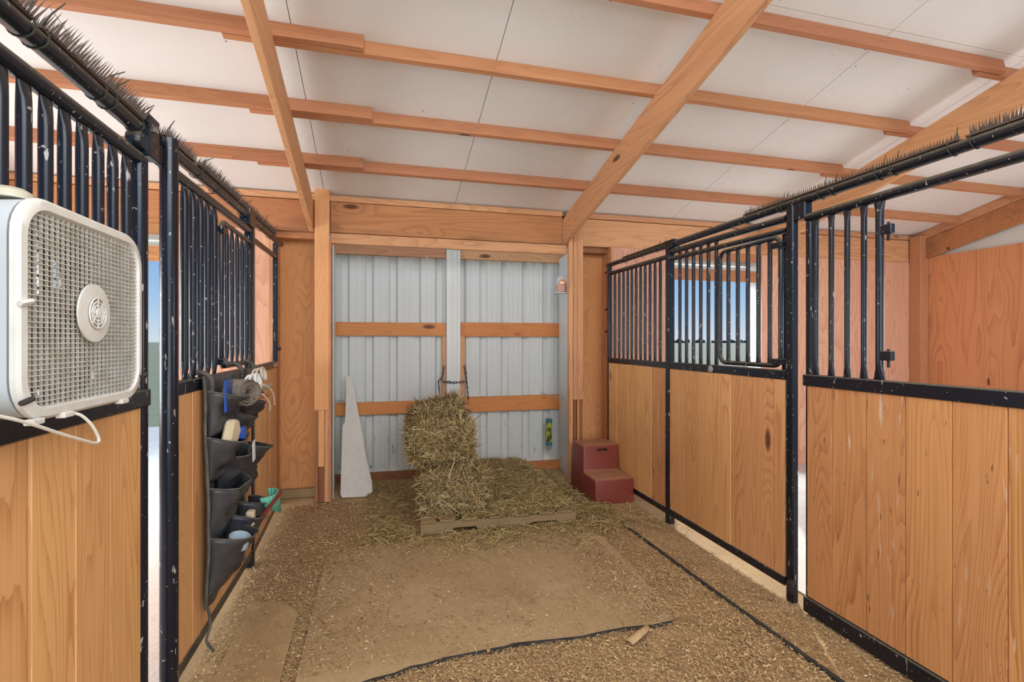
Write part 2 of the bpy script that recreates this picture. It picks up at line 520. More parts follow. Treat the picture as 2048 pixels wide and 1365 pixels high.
ceiling = struct(empty('ceiling', (0, 2, z_ceil(2))))
seams = [-4.35 + .04, -2.765, -1.615, -.465, .69, 1.84, 2.985, 4.135, 5.285, 6.44]
for i in range(len(seams) - 1):
    for (ya, yb) in ((Y_RIDGE, 2.318), (2.321, 4.78)):
        g = .0022
        x0, x1 = seams[i] + g, seams[i + 1] - g
        MB().prism([(x0, ya, z_ceil(ya)), (x1, ya, z_ceil(ya)), (x1, yb, z_ceil(yb)), (x0, yb, z_ceil(yb))], DN * .012).build('ceiling_panel', 'ceiling', ceiling)
ya, yb = Y_RIDGE, 4.95
MB().prism([(-4.4, ya, z_ceil(ya) + .02), (6.6, ya, z_ceil(ya) + .02), (6.6, yb, z_ceil(yb) + .02), (-4.4, yb, z_ceil(yb) + .02)], DN * .03).build('roof_sheet', 'gapdark', ceiling)

def rafter(x0, x1, label, depth=PUR, y1=4.66):
    ya, yb = Y_RIDGE, y1
    o = MB().prism([(x0, ya, z_raf(ya)), (x0, yb, z_raf(yb)), (x0, yb, z_raf(yb) + depth), (x0, ya, z_raf(ya) + depth)], (x1 - x0, 0, 0))
    o = o.build('rafter', 'beam_y', org=((x0 + x1) / 2, 2, z_raf(2)), bevel=.003)
    return tag(o, label, 'rafter')
rafter(-.592, -.552, 'sloping wooden rafter left of the metal door, running down to the tall pale post')
rafter(1.755, 1.797, 'sloping wooden rafter right of the metal door, above the red steps')
rafter(4.05, 4.092, 'sloping wooden rafter over the right stall, crossing behind the spiked pipe')
rafter(-2.9, -2.86, 'sloping wooden rafter over the left stall, behind the fan')
# gable rafter: a deep board with a lighter cap board above it
o = MB().prism([(6.33, Y_RIDGE, z_raf(Y_RIDGE)), (6.33, 4.66, z_raf(4.66)), (6.33, 4.66, z_raf(4.66) + .235), (6.33, Y_RIDGE, z_raf(Y_RIDGE) + .235)], (.04, 0, 0)).build('gable_rafter', 'header', org=(6.35, 2, z_raf(2)), bevel=.003)
tag(o, 'deep reddish rafter against the far right end wall, above the plywood', 'rafter')
o = MB().prism([(6.33, Y_RIDGE, z_raf(Y_RIDGE) + .24), (6.33, 4.66, z_raf(4.66) + .24), (6.33, 4.66, z_raf(4.66) + .345), (6.33, Y_RIDGE, z_raf(Y_RIDGE) + .345)], (.04, 0, 0)).build('cap_board', 'beam_y', org=(6.35, 2, z_raf(2)), bevel=.003)
tag(o, 'narrow lighter board lying along the top of the far right end rafter', 'board')

rows = [4.07, 3.485, 2.905, 2.30, 1.70, 1.10]
rowname = ['lowest', 'second lowest', 'third lowest', 'fourth lowest', 'fifth lowest', 'sixth lowest']
def purlin(y, x0, x1, off, label):
    c = Vector(((x0 + x1) / 2, y + off, z_pur(y + off)))
    # near lower corner at y; board 38 mm wide down-slope, 89 mm deep
    c = c + DY * .019 + DN * .0445
    o = MB().obox(c, ((x1 - x0) / 2, 0, 0), DY * .019, DN * .0445).build('purlin', 'purlin_x', org=c, bevel=.002)
    return tag(o, label, 'purlin')
for i, y in enumerate(rows):
    seg_end = [-.119, -.044, -.084, -.06, -.1, -.1][i]
    seg_st = [-.887, -.807, -.806, -.8, -.8, -.8][i]
    nm = rowname[i]
    purlin(y, -4.3, seg_end, 0.0, 'left roof purlin ending just past the left rafter, %s row from the eave' % nm)
    purlin(y, seg_st, 3.985, .040, 'long middle roof purlin crossing above the door, %s row from the eave' % nm)
    purlin(y, 3.80, 6.33, .082, 'right roof purlin reaching the end wall, %s row from the eave' % nm)

# ------------------------------------------------------------------ back wall
YW = 4.65           # inner face of the stall walls
wall_back = struct(empty('wall_back', (0, YW, 0)))
# header boards along the eave (things: beams)
box_thing('eave_board', 'beam_x', -4.3, 1.752, 4.655, 4.70, 2.632, 2.685, 'narrow board under the ceiling edge at the back wall, left of the right rafter', 'board')
box_thing('eave_board', 'beam_x', 1.80, 6.3, 4.655, 4.70, 2.632, 2.685, 'narrow board under the ceiling edge at the back wall, over the right stall', 'board')
box_thing('header_beam', 'header', -4.3, -.545, 4.66, 4.70, 2.355, 2.625, 'deep stained header beam left of the pale post, above the left stall', 'beam')
box_thing('header_beam', 'header', -.415, 1.752, 4.66, 4.70, 2.358, 2.628, 'deep stained header beam directly above the metal door', 'beam')
box_thing('header_beam', 'beam_x', 1.95, 6.3, 4.66, 4.70, 2.355, 2.625, 'deep pinkish header beam right of the door, above the right stall', 'beam')
box_thing('lintel_board', 'beam_x', -.415, 1.80, 4.665, 4.71, 2.262, 2.353, 'narrow pale lintel board below the header over the metal door', 'board')

def wallpanel(name, mat, x0, x1, y0, y1, z0, z1):
    return MB().box(x0, x1, y0, y1, z0, z1).build(name, mat, wall_back, bevel=.002)
# left stall wall: opening X -2.95..-1.80, z 0..2.03
wallpanel('plywood_panel', 'plywood_stall', -4.3, -2.95, YW, 4.665, 0, 2.354)
wallpanel('plywood_panel', 'plywood_stall', -1.66, -.905, YW, 4.665, 0, 2.354)
wallpanel('opening_header', 'header', -2.95, -1.66, YW, 4.69, 2.05, 2.17)
wallpanel('opening_header', 'header', -2.95, -1.66, YW, 4.69, 2.27, 2.354)
for xx in (-2.99, -1.66):
    wallpanel('opening_jamb', 'trimwhite', xx, xx + .04, 4.668, 4.87, 0, 2.30)
# recess left of pale post
wallpanel('stud', 'beam_z', -.905, -.862, 4.62, 4.86, 0, 2.354)
wallpanel('plywood_panel', 'plywood', -.862, -.52, 4.86, 4.875, 0.04, 2.36)
wallpanel('blocking', 'header', -.862, -.55, 4.71, 4.85, 2.30, 2.36)
wallpanel('sill_board', 'palletwood', -.862, -.56, 4.80, 4.85, 0, .075)
# recess right of the door
wallpanel('plywood_panel', 'plywood', 1.93, 2.275, 4.86, 4.875, 0.0, 2.36)
wallpanel('blocking', 'darkwood', 1.95, 2.27, 4.72, 4.85, 2.30, 2.36)
wallpanel('stud', 'beam_z', 2.27, 2.312, 4.64, 4.86, 0, 2.354)
# right stall wall: opening X 2.95..4.10
wallpanel('plywood_panel', 'plywood_stall', 2.312, 2.95, YW, 4.665, 0, 2.354)
wallpanel('plywood_panel', 'plywood_stall', 4.10, 5.32, YW, 4.665, 0, 2.354)
wallpanel('plywood_panel', 'plywood_stall', 5.324, 6.3, YW, 4.665, 0, 2.354)
wallpanel('opening_header', 'header', 2.95, 4.10, YW, 4.69, 2.05, 2.17)
wallpanel('opening_header', 'header', 2.95, 4.10, YW, 4.69, 2.27, 2.354)
for xx in (2.91, 4.10):
    wallpanel('opening_jamb', 'trimwhite', xx, xx + .04, 4.668, 4.87, 0, 2.30)
# siding skin outside
for (x0, x1) in ((-4.4, -2.99), (-1.62, -.50), (1.93, 2.91), (4.14, 6.5)):
    wallpanel('siding_sheet', 'trimwhite', x0, x1, 4.88, 4.90, 0, 2.75)
wallpanel('siding_sheet', 'trimwhite', -2.99, -1.62, 4.88, 4.90, 2.26, 2.75)
wallpanel('siding_sheet', 'trimwhite', 2.91, 4.14, 4.88, 4.90, 2.26, 2.75)
wallpanel('siding_sheet', 'trimwhite', -.50, 1.93, 4.88, 4.90, 2.37, 2.75)  # wall skin over the door, added to close a light leak
# white sliding-door track covers outside the two stall openings
for x0, lab in ((-3.3, 'white track cover strip above the outside opening of the left stall'), (2.7, 'white track cover strip above the outside opening of the right stall')):
    box_thing('track_cover', 'trimwhite', x0, x0 + 1.8, 4.905, 5.0, 2.13, 2.26, lab, 'track cover')

# posts beside the door
post = empty('door_post', (-.48, 4.62, 0))
tag(post, 'tall pale wooden post left of the metal door with a strip let into its foot', 'post')
MB().box(-.541, -.419, 4.60, 4.655, .80, 2.80).build('post_upper', 'post', post, bevel=.004)
MB().box(-.541, -.512, 4.605, 4.655, 0, .80).build('side_strip', 'darkwood', post, bevel=.002)
MB().box(-.510, -.462, 4.603, 4.655, .31, .80).build('inlay_strip', 'post', post, bevel=.002)
MB().box(-.510, -.462, 4.615, 4.655, 0, .31).build('foot_block', 'darkwood', post, bevel=.002)
MB().box(-.460, -.419, 4.605, 4.655, 0, .80).build('side_strip', 'beam_z', post, bevel=.002)
box_thing('jamb_board', 'beam_z', -.417, -.405, 4.57, 4.70, 0, 2.262, 'thin brown board edge against the right side of the pale post', 'board')
post = empty('door_post', (1.88, 4.62, 0))
tag(post, 'cracked pinkish wooden post right of the metal door, behind the red steps', 'post')
MB().box(1.802, 1.842, 4.60, 4.655, .0, 2.42).build('post_board', 'beam_z', post, bevel=.003)
MB().box(1.845, 1.885, 4.595, 4.655, .82, 2.48).build('post_board', 'beam_z', post, bevel=.003)
MB().box(1.888, 1.948, 4.60, 4.655, .82, 2.55).build('post_board', 'beam_z', post, bevel=.003)
MB().box(1.852, 1.878, 4.61, 4.655, 0, .82).build('filler_strip', 'darkwood', post, bevel=.002)
MB().box(1.888, 1.905, 4.60, 4.655, 0, .82).build('filler_strip', 'post', post, bevel=.002)
MB().box(1.905, 1.948, 4.615, 4.655, 0, .82).build('filler_strip', 'darkwood', post, bevel=.002)
box_thing('corner_post', 'purlin_z', 6.24, 6.37, 4.52, 4.645, 0, 2.66, 'reddish corner post where the right stall meets the end wall', 'post')

# nail sticking out of the left post
o = MB().tube([(-.42, 4.60, 2.585), (-.335, 4.60, 2.582)], .0025, 6).build('nail', 'galv', org=(-.42, 4.60, 2.58))
tag(o, 'thin shiny nail sticking sideways out of the pale post', 'nail')

# right end wall
wall_right = struct(empty('wall_right', (6.4, 2, 0)))
ys = [4.60, 3.38, 2.16, .94, -.28, -1.3]
for i in range(len(ys) - 1):
    MB().box(6.375, 6.39, ys[i + 1] + .002, ys[i] - .002, 0, 2.41).build('plywood_panel', 'plywood_gable', wall_right)
MB().prism([(6.41, -1.3, 2.3), (6.41, 4.9, 2.3), (6.41, 4.9, 2.62), (6.41, -1.3, 4.15)], (.02, 0, 0)).build('siding_sheet', 'trimwhite', wall_right)
# left end wall with a wide opening
wall_left = struct(empty('wall_left', (-4.3, 2, 0)))
MB().box(-4.35, -4.32, -1.3, 4.9, 0, .62).build('plywood_panel', 'plywood_gable', wall_left)
MB().box(-4.35, -4.32, 3.9, 4.9, .62, 2.6).build('plywood_panel', 'plywood_gable', wall_left)
MB().prism([(-4.33, -1.3, 2.1), (-4.33, 4.9, 2.1), (-4.33, 4.9, 2.62), (-4.33, -1.3, 4.15)], (.02, 0, 0)).build('plywood_panel', 'plywood_gable', wall_left)

# ------------------------------------------------------------------ floors and the ground outside
def floor_h(x, y):
    if x < -.72 or x > 2.08: return 0.0
    return .006 * noise.noise(Vector((x * 2.3, y * 2.3, 3.1))) + .004 * noise.noise(Vector((x * 8, y * 8, 1.7)))
fl = MB()
nx, ny = 64, 130
fl.grid(lambda u, v: (-.86 + u * 3.12, -.8 + v * 6.0, floor_h(-.86 + u * 3.12, -.8 + v * 6.0) - .004), nx, ny)
struct(fl.build('floor', 'soil', org=(0, 2, 0), smooth=True, fix=False))
o = MB().box(-4.3, -.865, -1.3, 4.64, -.06, .004).build('stall_bedding', 'bedding', org=(-2.6, 2, 0), kind='stuff')
tag(o, 'pale dry shavings bedding covering the left stall floor', 'bedding')
o = MB().box(2.265, 6.36, -1.3, 4.64, -.06, .004).build('stall_bedding', 'bedding', org=(4, 2, 0), kind='stuff')
tag(o, 'pale dry shavings bedding covering the right stall floor', 'bedding')
g = MB().box(-400, 400, -12, 700, -.30, -.08).build('ground', 'field', org=(0, 100, -.1))
tag(g, 'flat pale green field outside the stall openings', 'field'); struct(g)
g = MB().box(-9, 12, 4.64, 9.5, -.085, -.02).build('gravel_apron', 'gravel', org=(0, 7, -.08), kind='stuff')
tag(g, 'pale gravel strip outside behind the stable', 'gravel')
tb = MB()
rt = random.Random(3)
for i in range(260):
    x = -40 + i * 1.9 + rt.uniform(-.6, .6); hh = rt.uniform(1.2, 4.0)
    yy = 330 + rt.uniform(-8, 8)
    tb.lathe((x, yy, -.3), (0, 0, 1), [(1.0, 0), (1.7 * rt.uniform(.7, 1.3), hh * .45), (1.1, hh * .8), (.1, hh)], 7)
o = tb.build('distant_treeline', 'tree', org=(200, 330, 0), kind='stuff')
tag(o, 'dark line of far trees on the horizon beyond the field', 'trees')

# ------------------------------------------------------------------ sliding metal door
door = struct(empty('door_1', (.75, 5.25, 0)))
YD = 5.25
def corr(x0, x1):
    pts = []
    rib0 = -.335 - .2355 * 4
    xs = set([x0, x1]); k = 0
    prof = {}
    x = rib0
    while x < x1 + .3:
        for dx, dy in ((-.048, 0), (-.026, .028), (.026, .028), (.048, 0), (.092, 0), (.096, .0025), (.112, .0025), (.116, 0), (.150, 0), (.154, .0025), (.170, .0025), (.174, 0)):
            if x0 <= x + dx <= x1: prof[round(x + dx, 4)] = dy
        x += .2355
    prof.setdefault(x0, 0); prof.setdefault(x1, 0)
    return sorted(prof.items())
for (x0, x1, dy) in ((-.62, .345, 0), (.33, 1.265, .003), (1.25, 2.1, 0)):
    p = corr(x0, x1)
    mb = MB()
    for (x, d) in p:
        mb.v.append((x, YD + d + dy, .06)); mb.v.append((x, YD + d + dy, 2.62))
    for i in range(len(p) - 1):
        mb.f.append((2 * i, 2 * i + 2, 2 * i + 3, 2 * i + 1))
    mb.build('metal_sheet', 'sheet', door, fix=False)
for x in (-.625, 2.10):  # added side panels that block light leaking in behind the door
    MB().box(x, x + .004, 4.905, YD + .03, .0, 2.62).build('leak_blocker', 'sheet', door)
XC0, XC1 = .672, .815
def girt(x0, x1, z0, z1, mat='girt', y0=5.205, y1=5.245, name='girt', parent=None):
    return MB().box(x0, x1, y0, y1, z0, z1).build(name, mat, door, bevel=.003)
girt(-.55, XC0 - .004, 1.452, 1.588); girt(XC1 + .004, 1.99, 1.447, 1.596)
girt(-.55, .64, .66, .785); girt(.845, 1.99, .648, .808)
girt(-.55, XC0 - .004, 2.262, 2.40, 'beam_x', name='top_rail'); girt(XC1 + .004, 1.99, 2.262, 2.40, 'beam_x', name='top_rail')
girt(-.55, .9, -.01, .075, 'darkwood', name='bottom_rail'); girt(.905, 1.99, -.01, .085, 'girt', name='bottom_rail')
girt(.632, XC0 - .002, .06, 1.45, 'beam_z', name='stile'); girt(XC1 + .002, .868, .06, 1.45, 'beam_z', name='stile')
st = MB()
pf = [(XC0, 0), (XC0, -.03), (XC0 + .012, -.03), (XC0 + .05, -.03), (XC0 + .055, -.024), (XC0 + .075, -.024), (XC0 + .08, -.032), (XC0 + .105, -.032), (XC0 + .11, -.022), (XC1 - .012, -.022), (XC1, -.03), (XC1, 0)]
for (x, d) in pf:
    st.v.append((x, 5.205 + d, .02)); st.v.append((x, 5.205 + d, 2.40))
for i in range(len(pf) - 1):
    st.f.append((2 * i, 2 * i + 2, 2 * i + 3, 2 * i + 1))
st.build('centre_stile', 'trimwhite', door, fix=False)
for x in (-.255, .47, 1.0, 1.36, 1.64):
    MB().tube([(x, 5.19, 2.262), (x, 5.19, 2.235)], [.013, .005], 8).build('bolt', 'galv', door)

# jamb flashings (setting)
def trim(name, pts, d):
    return struct(MB().prism(pts, d).build(name, 'trimwhite', org=pts[0]))
trim('trim_1', [(1.846, 4.715, 0.0), (1.915, 5.20, 0.02), (1.915, 5.20, 2.30), (1.846, 4.715, 2.30)], (.006, 0, 0))
trim('trim_2', [(-.400, 4.69, 0.0), (-.425, 5.19, 0.0), (-.425, 5.19, 2.26), (-.400, 4.69, 2.26)], (.007, 0, 0))

# chain and eye hooks of the door
def torus(mb, c, n_, R, r, nu=14, nv=6, squash=1.0, ax=None):
    n_ = Vector(n_).normalized()
    if ax is None:
        up = Vector((0, 0, 1)) if abs(n_.z) < .9 else Vector((1, 0, 0))
        ax = n_.cross(up).normalized()
    ax = Vector(ax).normalized(); bx = n_.cross(ax)
    mb.tube([Vector(c) + ax * (R * cos(2 * pi * i / nu)) + bx * (R * squash * sin(2 * pi * i / nu)) for i in range(nu)], r, nv, closed=True)
    return mb
def chain(name, pts, label, link=.022):
    root = empty(name, pts[0])
    tag(root, label, 'chain')
    pts = [Vector(p) for p in pts]
    k = 0
    for i in range(len(pts) - 1):
        d = pts[i + 1] - pts[i]; n = max(1, int(d.length / (link * 1.25)))
        for j in range(n):
            c = pts[i] + d * ((j + .5) / n)
            dn = d.normalized()
            side = dn.cross(Vector((0, 1, 0)) if k % 2 else Vector((0, .2, 1))).normalized()
            torus(MB(), c, side, link, .0035, 10, 5, .5, ax=dn).build('link', 'rust', root, smooth=True)
            k += 1
    return root
chain('door_chain', [(.625, 5.15, .985), (.74, 5.165, .968), (.875, 5.15, .980)], 'short dark chain stretched across the white centre stile of the metal door')
chain('door_chain', [(.648, 5.185, 1.14), (.625, 5.16, 1.02), (.585, 5.15, .99), (.60, 5.15, .80)], 'dark chain hanging down left of the white centre stile', .02)
chain('door_chain', [(.862, 5.185, 1.14), (.875, 5.16, 1.03), (.895, 5.15, .80)], 'dark chain hanging down right of the white centre stile', .02)
def eyehook(pts, c, label, n_=(0, 1, 0)):
    root = empty('eye_hook', pts[0]); tag(root, label, 'hook')
    MB().tube(pts, .004, 6).build('shank', 'galv', root, smooth=True)
    torus(MB(), c, n_, .012, .004).build('eye', 'galv', root, smooth=True)
eyehook([(-.41, 5.17, .815), (-.36, 5.12, .812)], (-.35, 5.12, .812), 'small metal eye hook at the left edge of the metal door above the lower rail')
eyehook([(1.70, 5.17, .835), (1.76, 5.12, .815), (1.80, 5.0, .808), (1.83, 4.93, .80)], (1.84, 4.90, .80), 'long metal hook at the right jamb just above the lower door rail')

# ------------------------------------------------------------------ stall fronts
def XR(y): return 2.121 + .0132 * y
def XL(y): return -.800 + .006 * y

def bar_mesh(mb, x, y, z0, z1, r=.0125, flat=True, n=10):
    """a round bar whose two ends are pressed flat and flared along the wall"""
    rings = [(z0, .0052, r * 1.75), (z0 + .015, .006, r * 1.65), (z0 + .055, r * .95, r * 1.05), (z0 + .085, r, r),
             (z1 - .085, r, r), (z1 - .055, r * .95, r * 1.05), (z1 - .015, .006, r * 1.65), (z1, .0052, r * 1.75)]
    b0 = len(mb.v)
    for (z, rx, ry) in rings:
        for k in range(n):
            mb.v.append((x + rx * cos(2 * pi * k / n), y + ry * sin(2 * pi * k / n), z))
    for i in range(len(rings) - 1):
        for k in range(n):
            k2 = (k + 1) % n
            mb.f.append((b0 + i * n + k, b0 + i * n + k2, b0 + (i + 1) * n + k2, b0 + (i + 1) * n + k))
    return mb

bar_cache = {}
def bar(parent, x, y, z0, z1, r=.0125, name='bar'):
    """bars of one length share their mesh"""
    key = (round(z0, 3), round(z1, 3), round(r, 4))
    if key not in bar_cache:
        mb = bar_mesh(MB(), 0, 0, z0, z1, r)
        me = bpy.data.meshes.new('bar')
        me.from_pydata(mb.v, [], mb.f)
        for p in me.polygons: p.use_smooth = True
        me.materials.append(M['black'])
        bar_cache[key] = me
    o = bpy.data.objects.new(name, bar_cache[key])
    COL.objects.link(o)
    o.parent = parent
    po = ORG[parent.name]
    o.location = (x - po[0], y - po[1], -po[2])
    return o

def rail(parent, X, y0, y1, z, r, name='top_rail', dx=0, dz=0):
    return MB().tube([(X(y0) + dx, y0, z), (X(y1) + dx, y1, z + dz)], r, 14).build(name, 'blackpipe', parent, smooth=True)
def boxrail(parent, X, y0, y1, z0, z1, w=.022, name='mid_rail', dx=0):
    return MB().prism([(X(y0) + dx - w, y0, z0), (X(y0) + dx + w, y0, z0), (X(y0) + dx + w, y0, z1), (X(y0) + dx - w, y0, z1)], (X(y1) - X(y0), y1 - y0, 0)).build(name, 'black', parent, bevel=.004)
def planks(parent, X, edges, z0, z1, mat, t=.018, dx=0):
    rr = random.Random(int(abs(edges[0]) * 1000))
    for a, b_ in zip(edges[:-1], edges[1:]):
        y0, y1 = min(a, b_) + .0005, max(a, b_) - .0005
        p = rr.uniform(-.0015, .0015)
        c, e_ = .0075, .0026
        x0 = X(y0) + dx; x1 = X(y1) + dx
        mb = MB().prism([(x0 - t + c + p, y0, z0), (x0 - t + p, y0 + e_, z0), (x1 - t + p, y1 - e_, z0), (x1 - t + c + p, y1, z0), (x1 + t - c + p, y1, z0), (x1 + t + p, y1 - e_, z0), (x0 + t + p, y0 + e_, z0), (x0 + t - c + p, y0, z0)], (0, 0, z1 - z0))
        mb.build('plank', mat, parent)
def sqpost(parent, X, y, w, z0, z1, name='post', dx=0):
    return MB().box(X(y) + dx - w, X(y) + dx + w, y - w, y + w, z0, z1).build(name, 'black', parent, bevel=.005)

ZM0, ZM1 = 1.187, 1.237
# --- right, far panel
t = empty('stall_panel', (XR(4.0), 4.0, 0))
tag(t, 'far black stall front panel with eleven upright bars over boards, behind the red steps', 'stall panel')
sqpost(t, XR, 4.49, .018, .02, 2.13)
rail(t, XR, 3.44, 4.49, 2.055, .019, dz=.005)
boxrail(t, XR, 3.44, 4.475, ZM0, ZM1)
boxrail(t, XR, 3.44, 4.475, .062, .112, name='bottom_rail')
for y in (4.37, 4.28, 4.193, 4.11, 4.032, 3.953, 3.873, 3.795, 3.715, 3.635, 3.555):
    bar(t, XR(y), y, ZM1 - .005, 2.06, .0125)
planks(t, XR, [4.472, 4.30, 4.09, 3.88, 3.66, 3.445], .095, ZM0 + .004, 'plank')
for z in (2.085, 1.72, 1.50):
    MB().tube([(XR(4.5) + .0, 4.51, z), (XR(4.5) - .012, 4.56, z - .01)], [.016, .01], 8).build('wall_bolt', 'rust', t, smooth=True)
# --- right, middle panel with feed gate
t = empty('stall_panel', (XR(2.85), 2.85, 0))
tag(t, 'middle right black stall front panel with a hinged feed opening and a sky view behind', 'stall panel')
sqpost(t, XR, 3.415, .026, -.005, 2.155)
o = MB().box(XR(2.21) - .020, XR(2.21) + .020, 2.193, 2.243, -.005, 2.135).build('corner_post', 'black', t, bevel=.006)
rail(t, XR, 2.25, 3.40, 2.068, .021, dz=.018)
rail(t, XR, 2.25, 3.40, 2.005, .017, dz=.025)
boxrail(t, XR, 2.25, 3.40, ZM0, ZM1 + .003)
boxrail(t, XR, 2.25, 3.40, .066, .118, name='bottom_rail')
for y in (3.28, 3.195, 3.11, 3.025, 2.94, 2.855):
    bar(t, XR(y), y, ZM1 - .005, 2.07, .0125)
bar(t, XR(2.30) + .03, 2.30, ZM1 - .005, 2.02, .0135, 'hinge_stile')
planks(t, XR, [3.392, 3.205, 3.03, 2.865, 2.69, 2.508, 2.328, 2.252], .11, ZM0 + .004, 'plank')
def feed_gate(parent, X, ya, yb, za, zb, ybars, dx=0):
    rc = .05
    pts = []
    for (cy, cz, a0) in ((yb - rc, zb - rc, 0), (ya + rc, zb - rc, 90), (ya + rc, za + rc, 180), (yb - rc, za + rc, 270)):
        for k in range(5):
            a = radians(a0 + k * 22.5)
            pts.append((cy + rc * cos(a), cz + rc * sin(a)))
    g = MB().tube([(X(y) + dx, y, z) for (y, z) in pts], .0135, 10, closed=True).build('feed_gate', 'blackpipe', parent, smooth=True)
    for y in ybars:
        b_ = bar(g, X(y) + dx, y, za, zb, .0125)
    for z in (za + .02, zb - .05):
        MB().box(X(ya) + dx - .025, X(ya) + dx + .02, ya - .03, ya + .045, z - .012, z + .02).build('hinge', 'black', g, bevel=.003)
    return g
feed_gate(t, XR, 2.285, 2.80, 1.262, 1.975, (2.72, 2.632, 2.543, 2.455, 2.365), dx=-.012)
o = MB().lathe((XR(2.9) - .0225, 2.885, 1.213), (-1, 0, 0), [(.024, 0), (.024, .004), (.019, .006)], 20).build('maker_plate', 'plate', t); o['label'] = 'small grey oval plate'
MB().lathe((XR(2.2) - .05, 2.165, .075), (0, 0, 1), [(.02, 0), (.026, .01), (.026, .055), (.012, .065)], 14).build('guide_roller', 'rust', t, smooth=True)
o = MB().box(XR(2.17) - .02, XR(2.17) + .03, 2.115, 2.19, 2.04, 2.13).build('track_bracket', 'black', t, bevel=.004)
# --- right, near sliding door
t = empty('sliding_stall_door', (XR(1.4), 1.4, 0))
tag(t, 'near right sliding stall door with five bars, an open window and scuffed boards', 'stall door')
DXR = -.012
rail(t, XR, .55, 2.105, 2.035, .022, dx=DXR)
boxrail(t, XR, .55, 2.113, 1.170, 1.228, .026, dx=DXR)
boxrail(t, XR, .55, 2.113, .006, .085, .022, name='bottom_rail', dx=DXR)
MB().box(XR(2.1) - .020, XR(2.1) + .012, 2.078, 2.112, .03, 2.05).build('end_stile', 'black', t, bevel=.005)
for y in (2.052, 1.962, 1.875, 1.790):
    bar(t, XR(y) + DXR, y, 1.222, 2.03, .0125)
bar(t, XR(1.715) + DXR, 1.715, 1.222, 2.03, .0165, 'window_stile')
planks(t, XR, [2.09, 1.944, 1.764, 1.588, 1.412, 1.236, 1.06, .884, .71, .56], .095, 1.174, 'plank_scuffed', dx=DXR)
for z in (1.885, 1.335):
    l = MB().box(XR(1.69) + DXR - .012, XR(1.69) + DXR + .012, 1.655, 1.705, z - .02, z + .022).build('latch', 'black', t, bevel=.003)
    MB().tube([(XR(1.69) + DXR, 1.675, z + .03), (XR(1.69) + DXR, 1.675, z - .05)], .006, 8).build('latch_pin', 'black', l, smooth=True)
MB().tube([(XR(.6) + DXR, .62, 1.22), (XR(.6) + DXR, .62, 2.03)], .02, 12).build('far_stile', 'blackpipe', t, smooth=True)
# --- left, far panel (open above the rail)
def XL3(y): return XL(3.42) + (y - 3.42) * (-.040)
t = empty('stall_panel', (-.80, 3.9, 0))
tag(t, 'far left stall front panel, open above its rail, next to the plywood corner', 'stall panel')
rail(t, XL3, 3.44, 4.40, 2.045, .019, dz=.04)
boxrail(t, XL3, 3.44, 4.42, ZM0, ZM1)
boxrail(t, XL3, 3.44, 4.42, .06, .10, name='bottom_rail')
MB().box(XL3(4.44) - .018, XL3(4.44) + .018, 4.42, 4.458, .02, 2.20).build('post', 'black', t, bevel=.004)
planks(t, XL3, [3.45, 3.66, 3.86, 4.06, 4.26, 4.42], .095, ZM0 + .004, 'plank')
o = MB().box(XL3(4.28) + .022, XL3(4.28) + .025, 4.20, 4.36, 1.198, 1.226).build('maker_plate', 'plate', t); o['label'] = 'small grey plate'
MB().tube([(XL3(4.44) + .01, 4.44, 1.34), (XL3(4.44) + .04, 4.44, 1.335)], .014, 8).build('bolt', 'rust', t, smooth=True)
# --- left, middle panel
t = empty('stall_panel', (XL(2.8), 2.8, 0))
tag(t, 'middle left black stall front panel of close bars with the grooming bag hung on it', 'stall panel')
MB().tube([(XL(2.15) + .02, 2.155, -.005), (XL(2.15) + .02, 2.155, 2.16)], .031, 18).build('round_post', 'blackpipe', t, smooth=True)
sqpost(t, XL, 3.42, .026, 0, 2.155)
rail(t, XL, 2.17, 3.40, 2.062, .022, dz=.02)
boxrail(t, XL, 2.19, 3.40, ZM0 - .005, ZM1)
boxrail(t, XL, 2.19, 3.40, .062, .112, name='bottom_rail')
MB().box(XL(2.235) - .018, XL(2.235) + .018, 2.215, 2.255, ZM1, 2.05).build('stile', 'black', t, bevel=.003)
for y in (2.365, 2.458, 2.550, 2.650, 2.745):
    bar(t, XL(y), y, ZM1 - .005, 2.07, .0165)
planks(t, XL, [2.20, 2.40, 2.60, 2.80, 3.0, 3.2, 3.395], .095, ZM0 + .002, 'plank')
feed_gate(t, XL, 2.81, 3.37, 1.272, 2.005, (2.90, 2.995, 3.095, 3.195, 3.29), dx=.012)
# --- left, near sliding door
t = empty('sliding_stall_door', (XL(1.3), 1.3, 0))
tag(t, 'near left sliding stall door with upright bars over boards, the fan standing on its rail', 'stall door')
rail(t, XL, .45, 1.95, 2.017, .023)
boxrail(t, XL, .45, 1.985, 1.178, 1.236, .028)
boxrail(t, XL, .45, 1.975, .03, .10, .022, name='bottom_rail')
MB().tube([(XL(1.965), 1.962, .03), (XL(1.965), 1.962, 2.02)], .026, 16).build('end_stile', 'blackpipe', t, smooth=True)
for y in (.86, .94, 1.02, 1.10, 1.175, 1.25, 1.325, 1.401, 1.478, 1.553, 1.631, 1.712, 1.793, 1.876):
    bar(t, XL(y), y, 1.230, 2.01, .0150)
planks(t, XL, [1.935, 1.742, 1.567, 1.397], .095, 1.184, 'plank')
planks(t, XL, [1.383, 1.22, 1.04, .86, .68, .5], .095, 1.184, 'plank')
MB().box(XL(1.39) - .012, XL(1.39) + .006, 1.384, 1.396, .095, 1.184).build('joint_strip', 'darkwood', t)

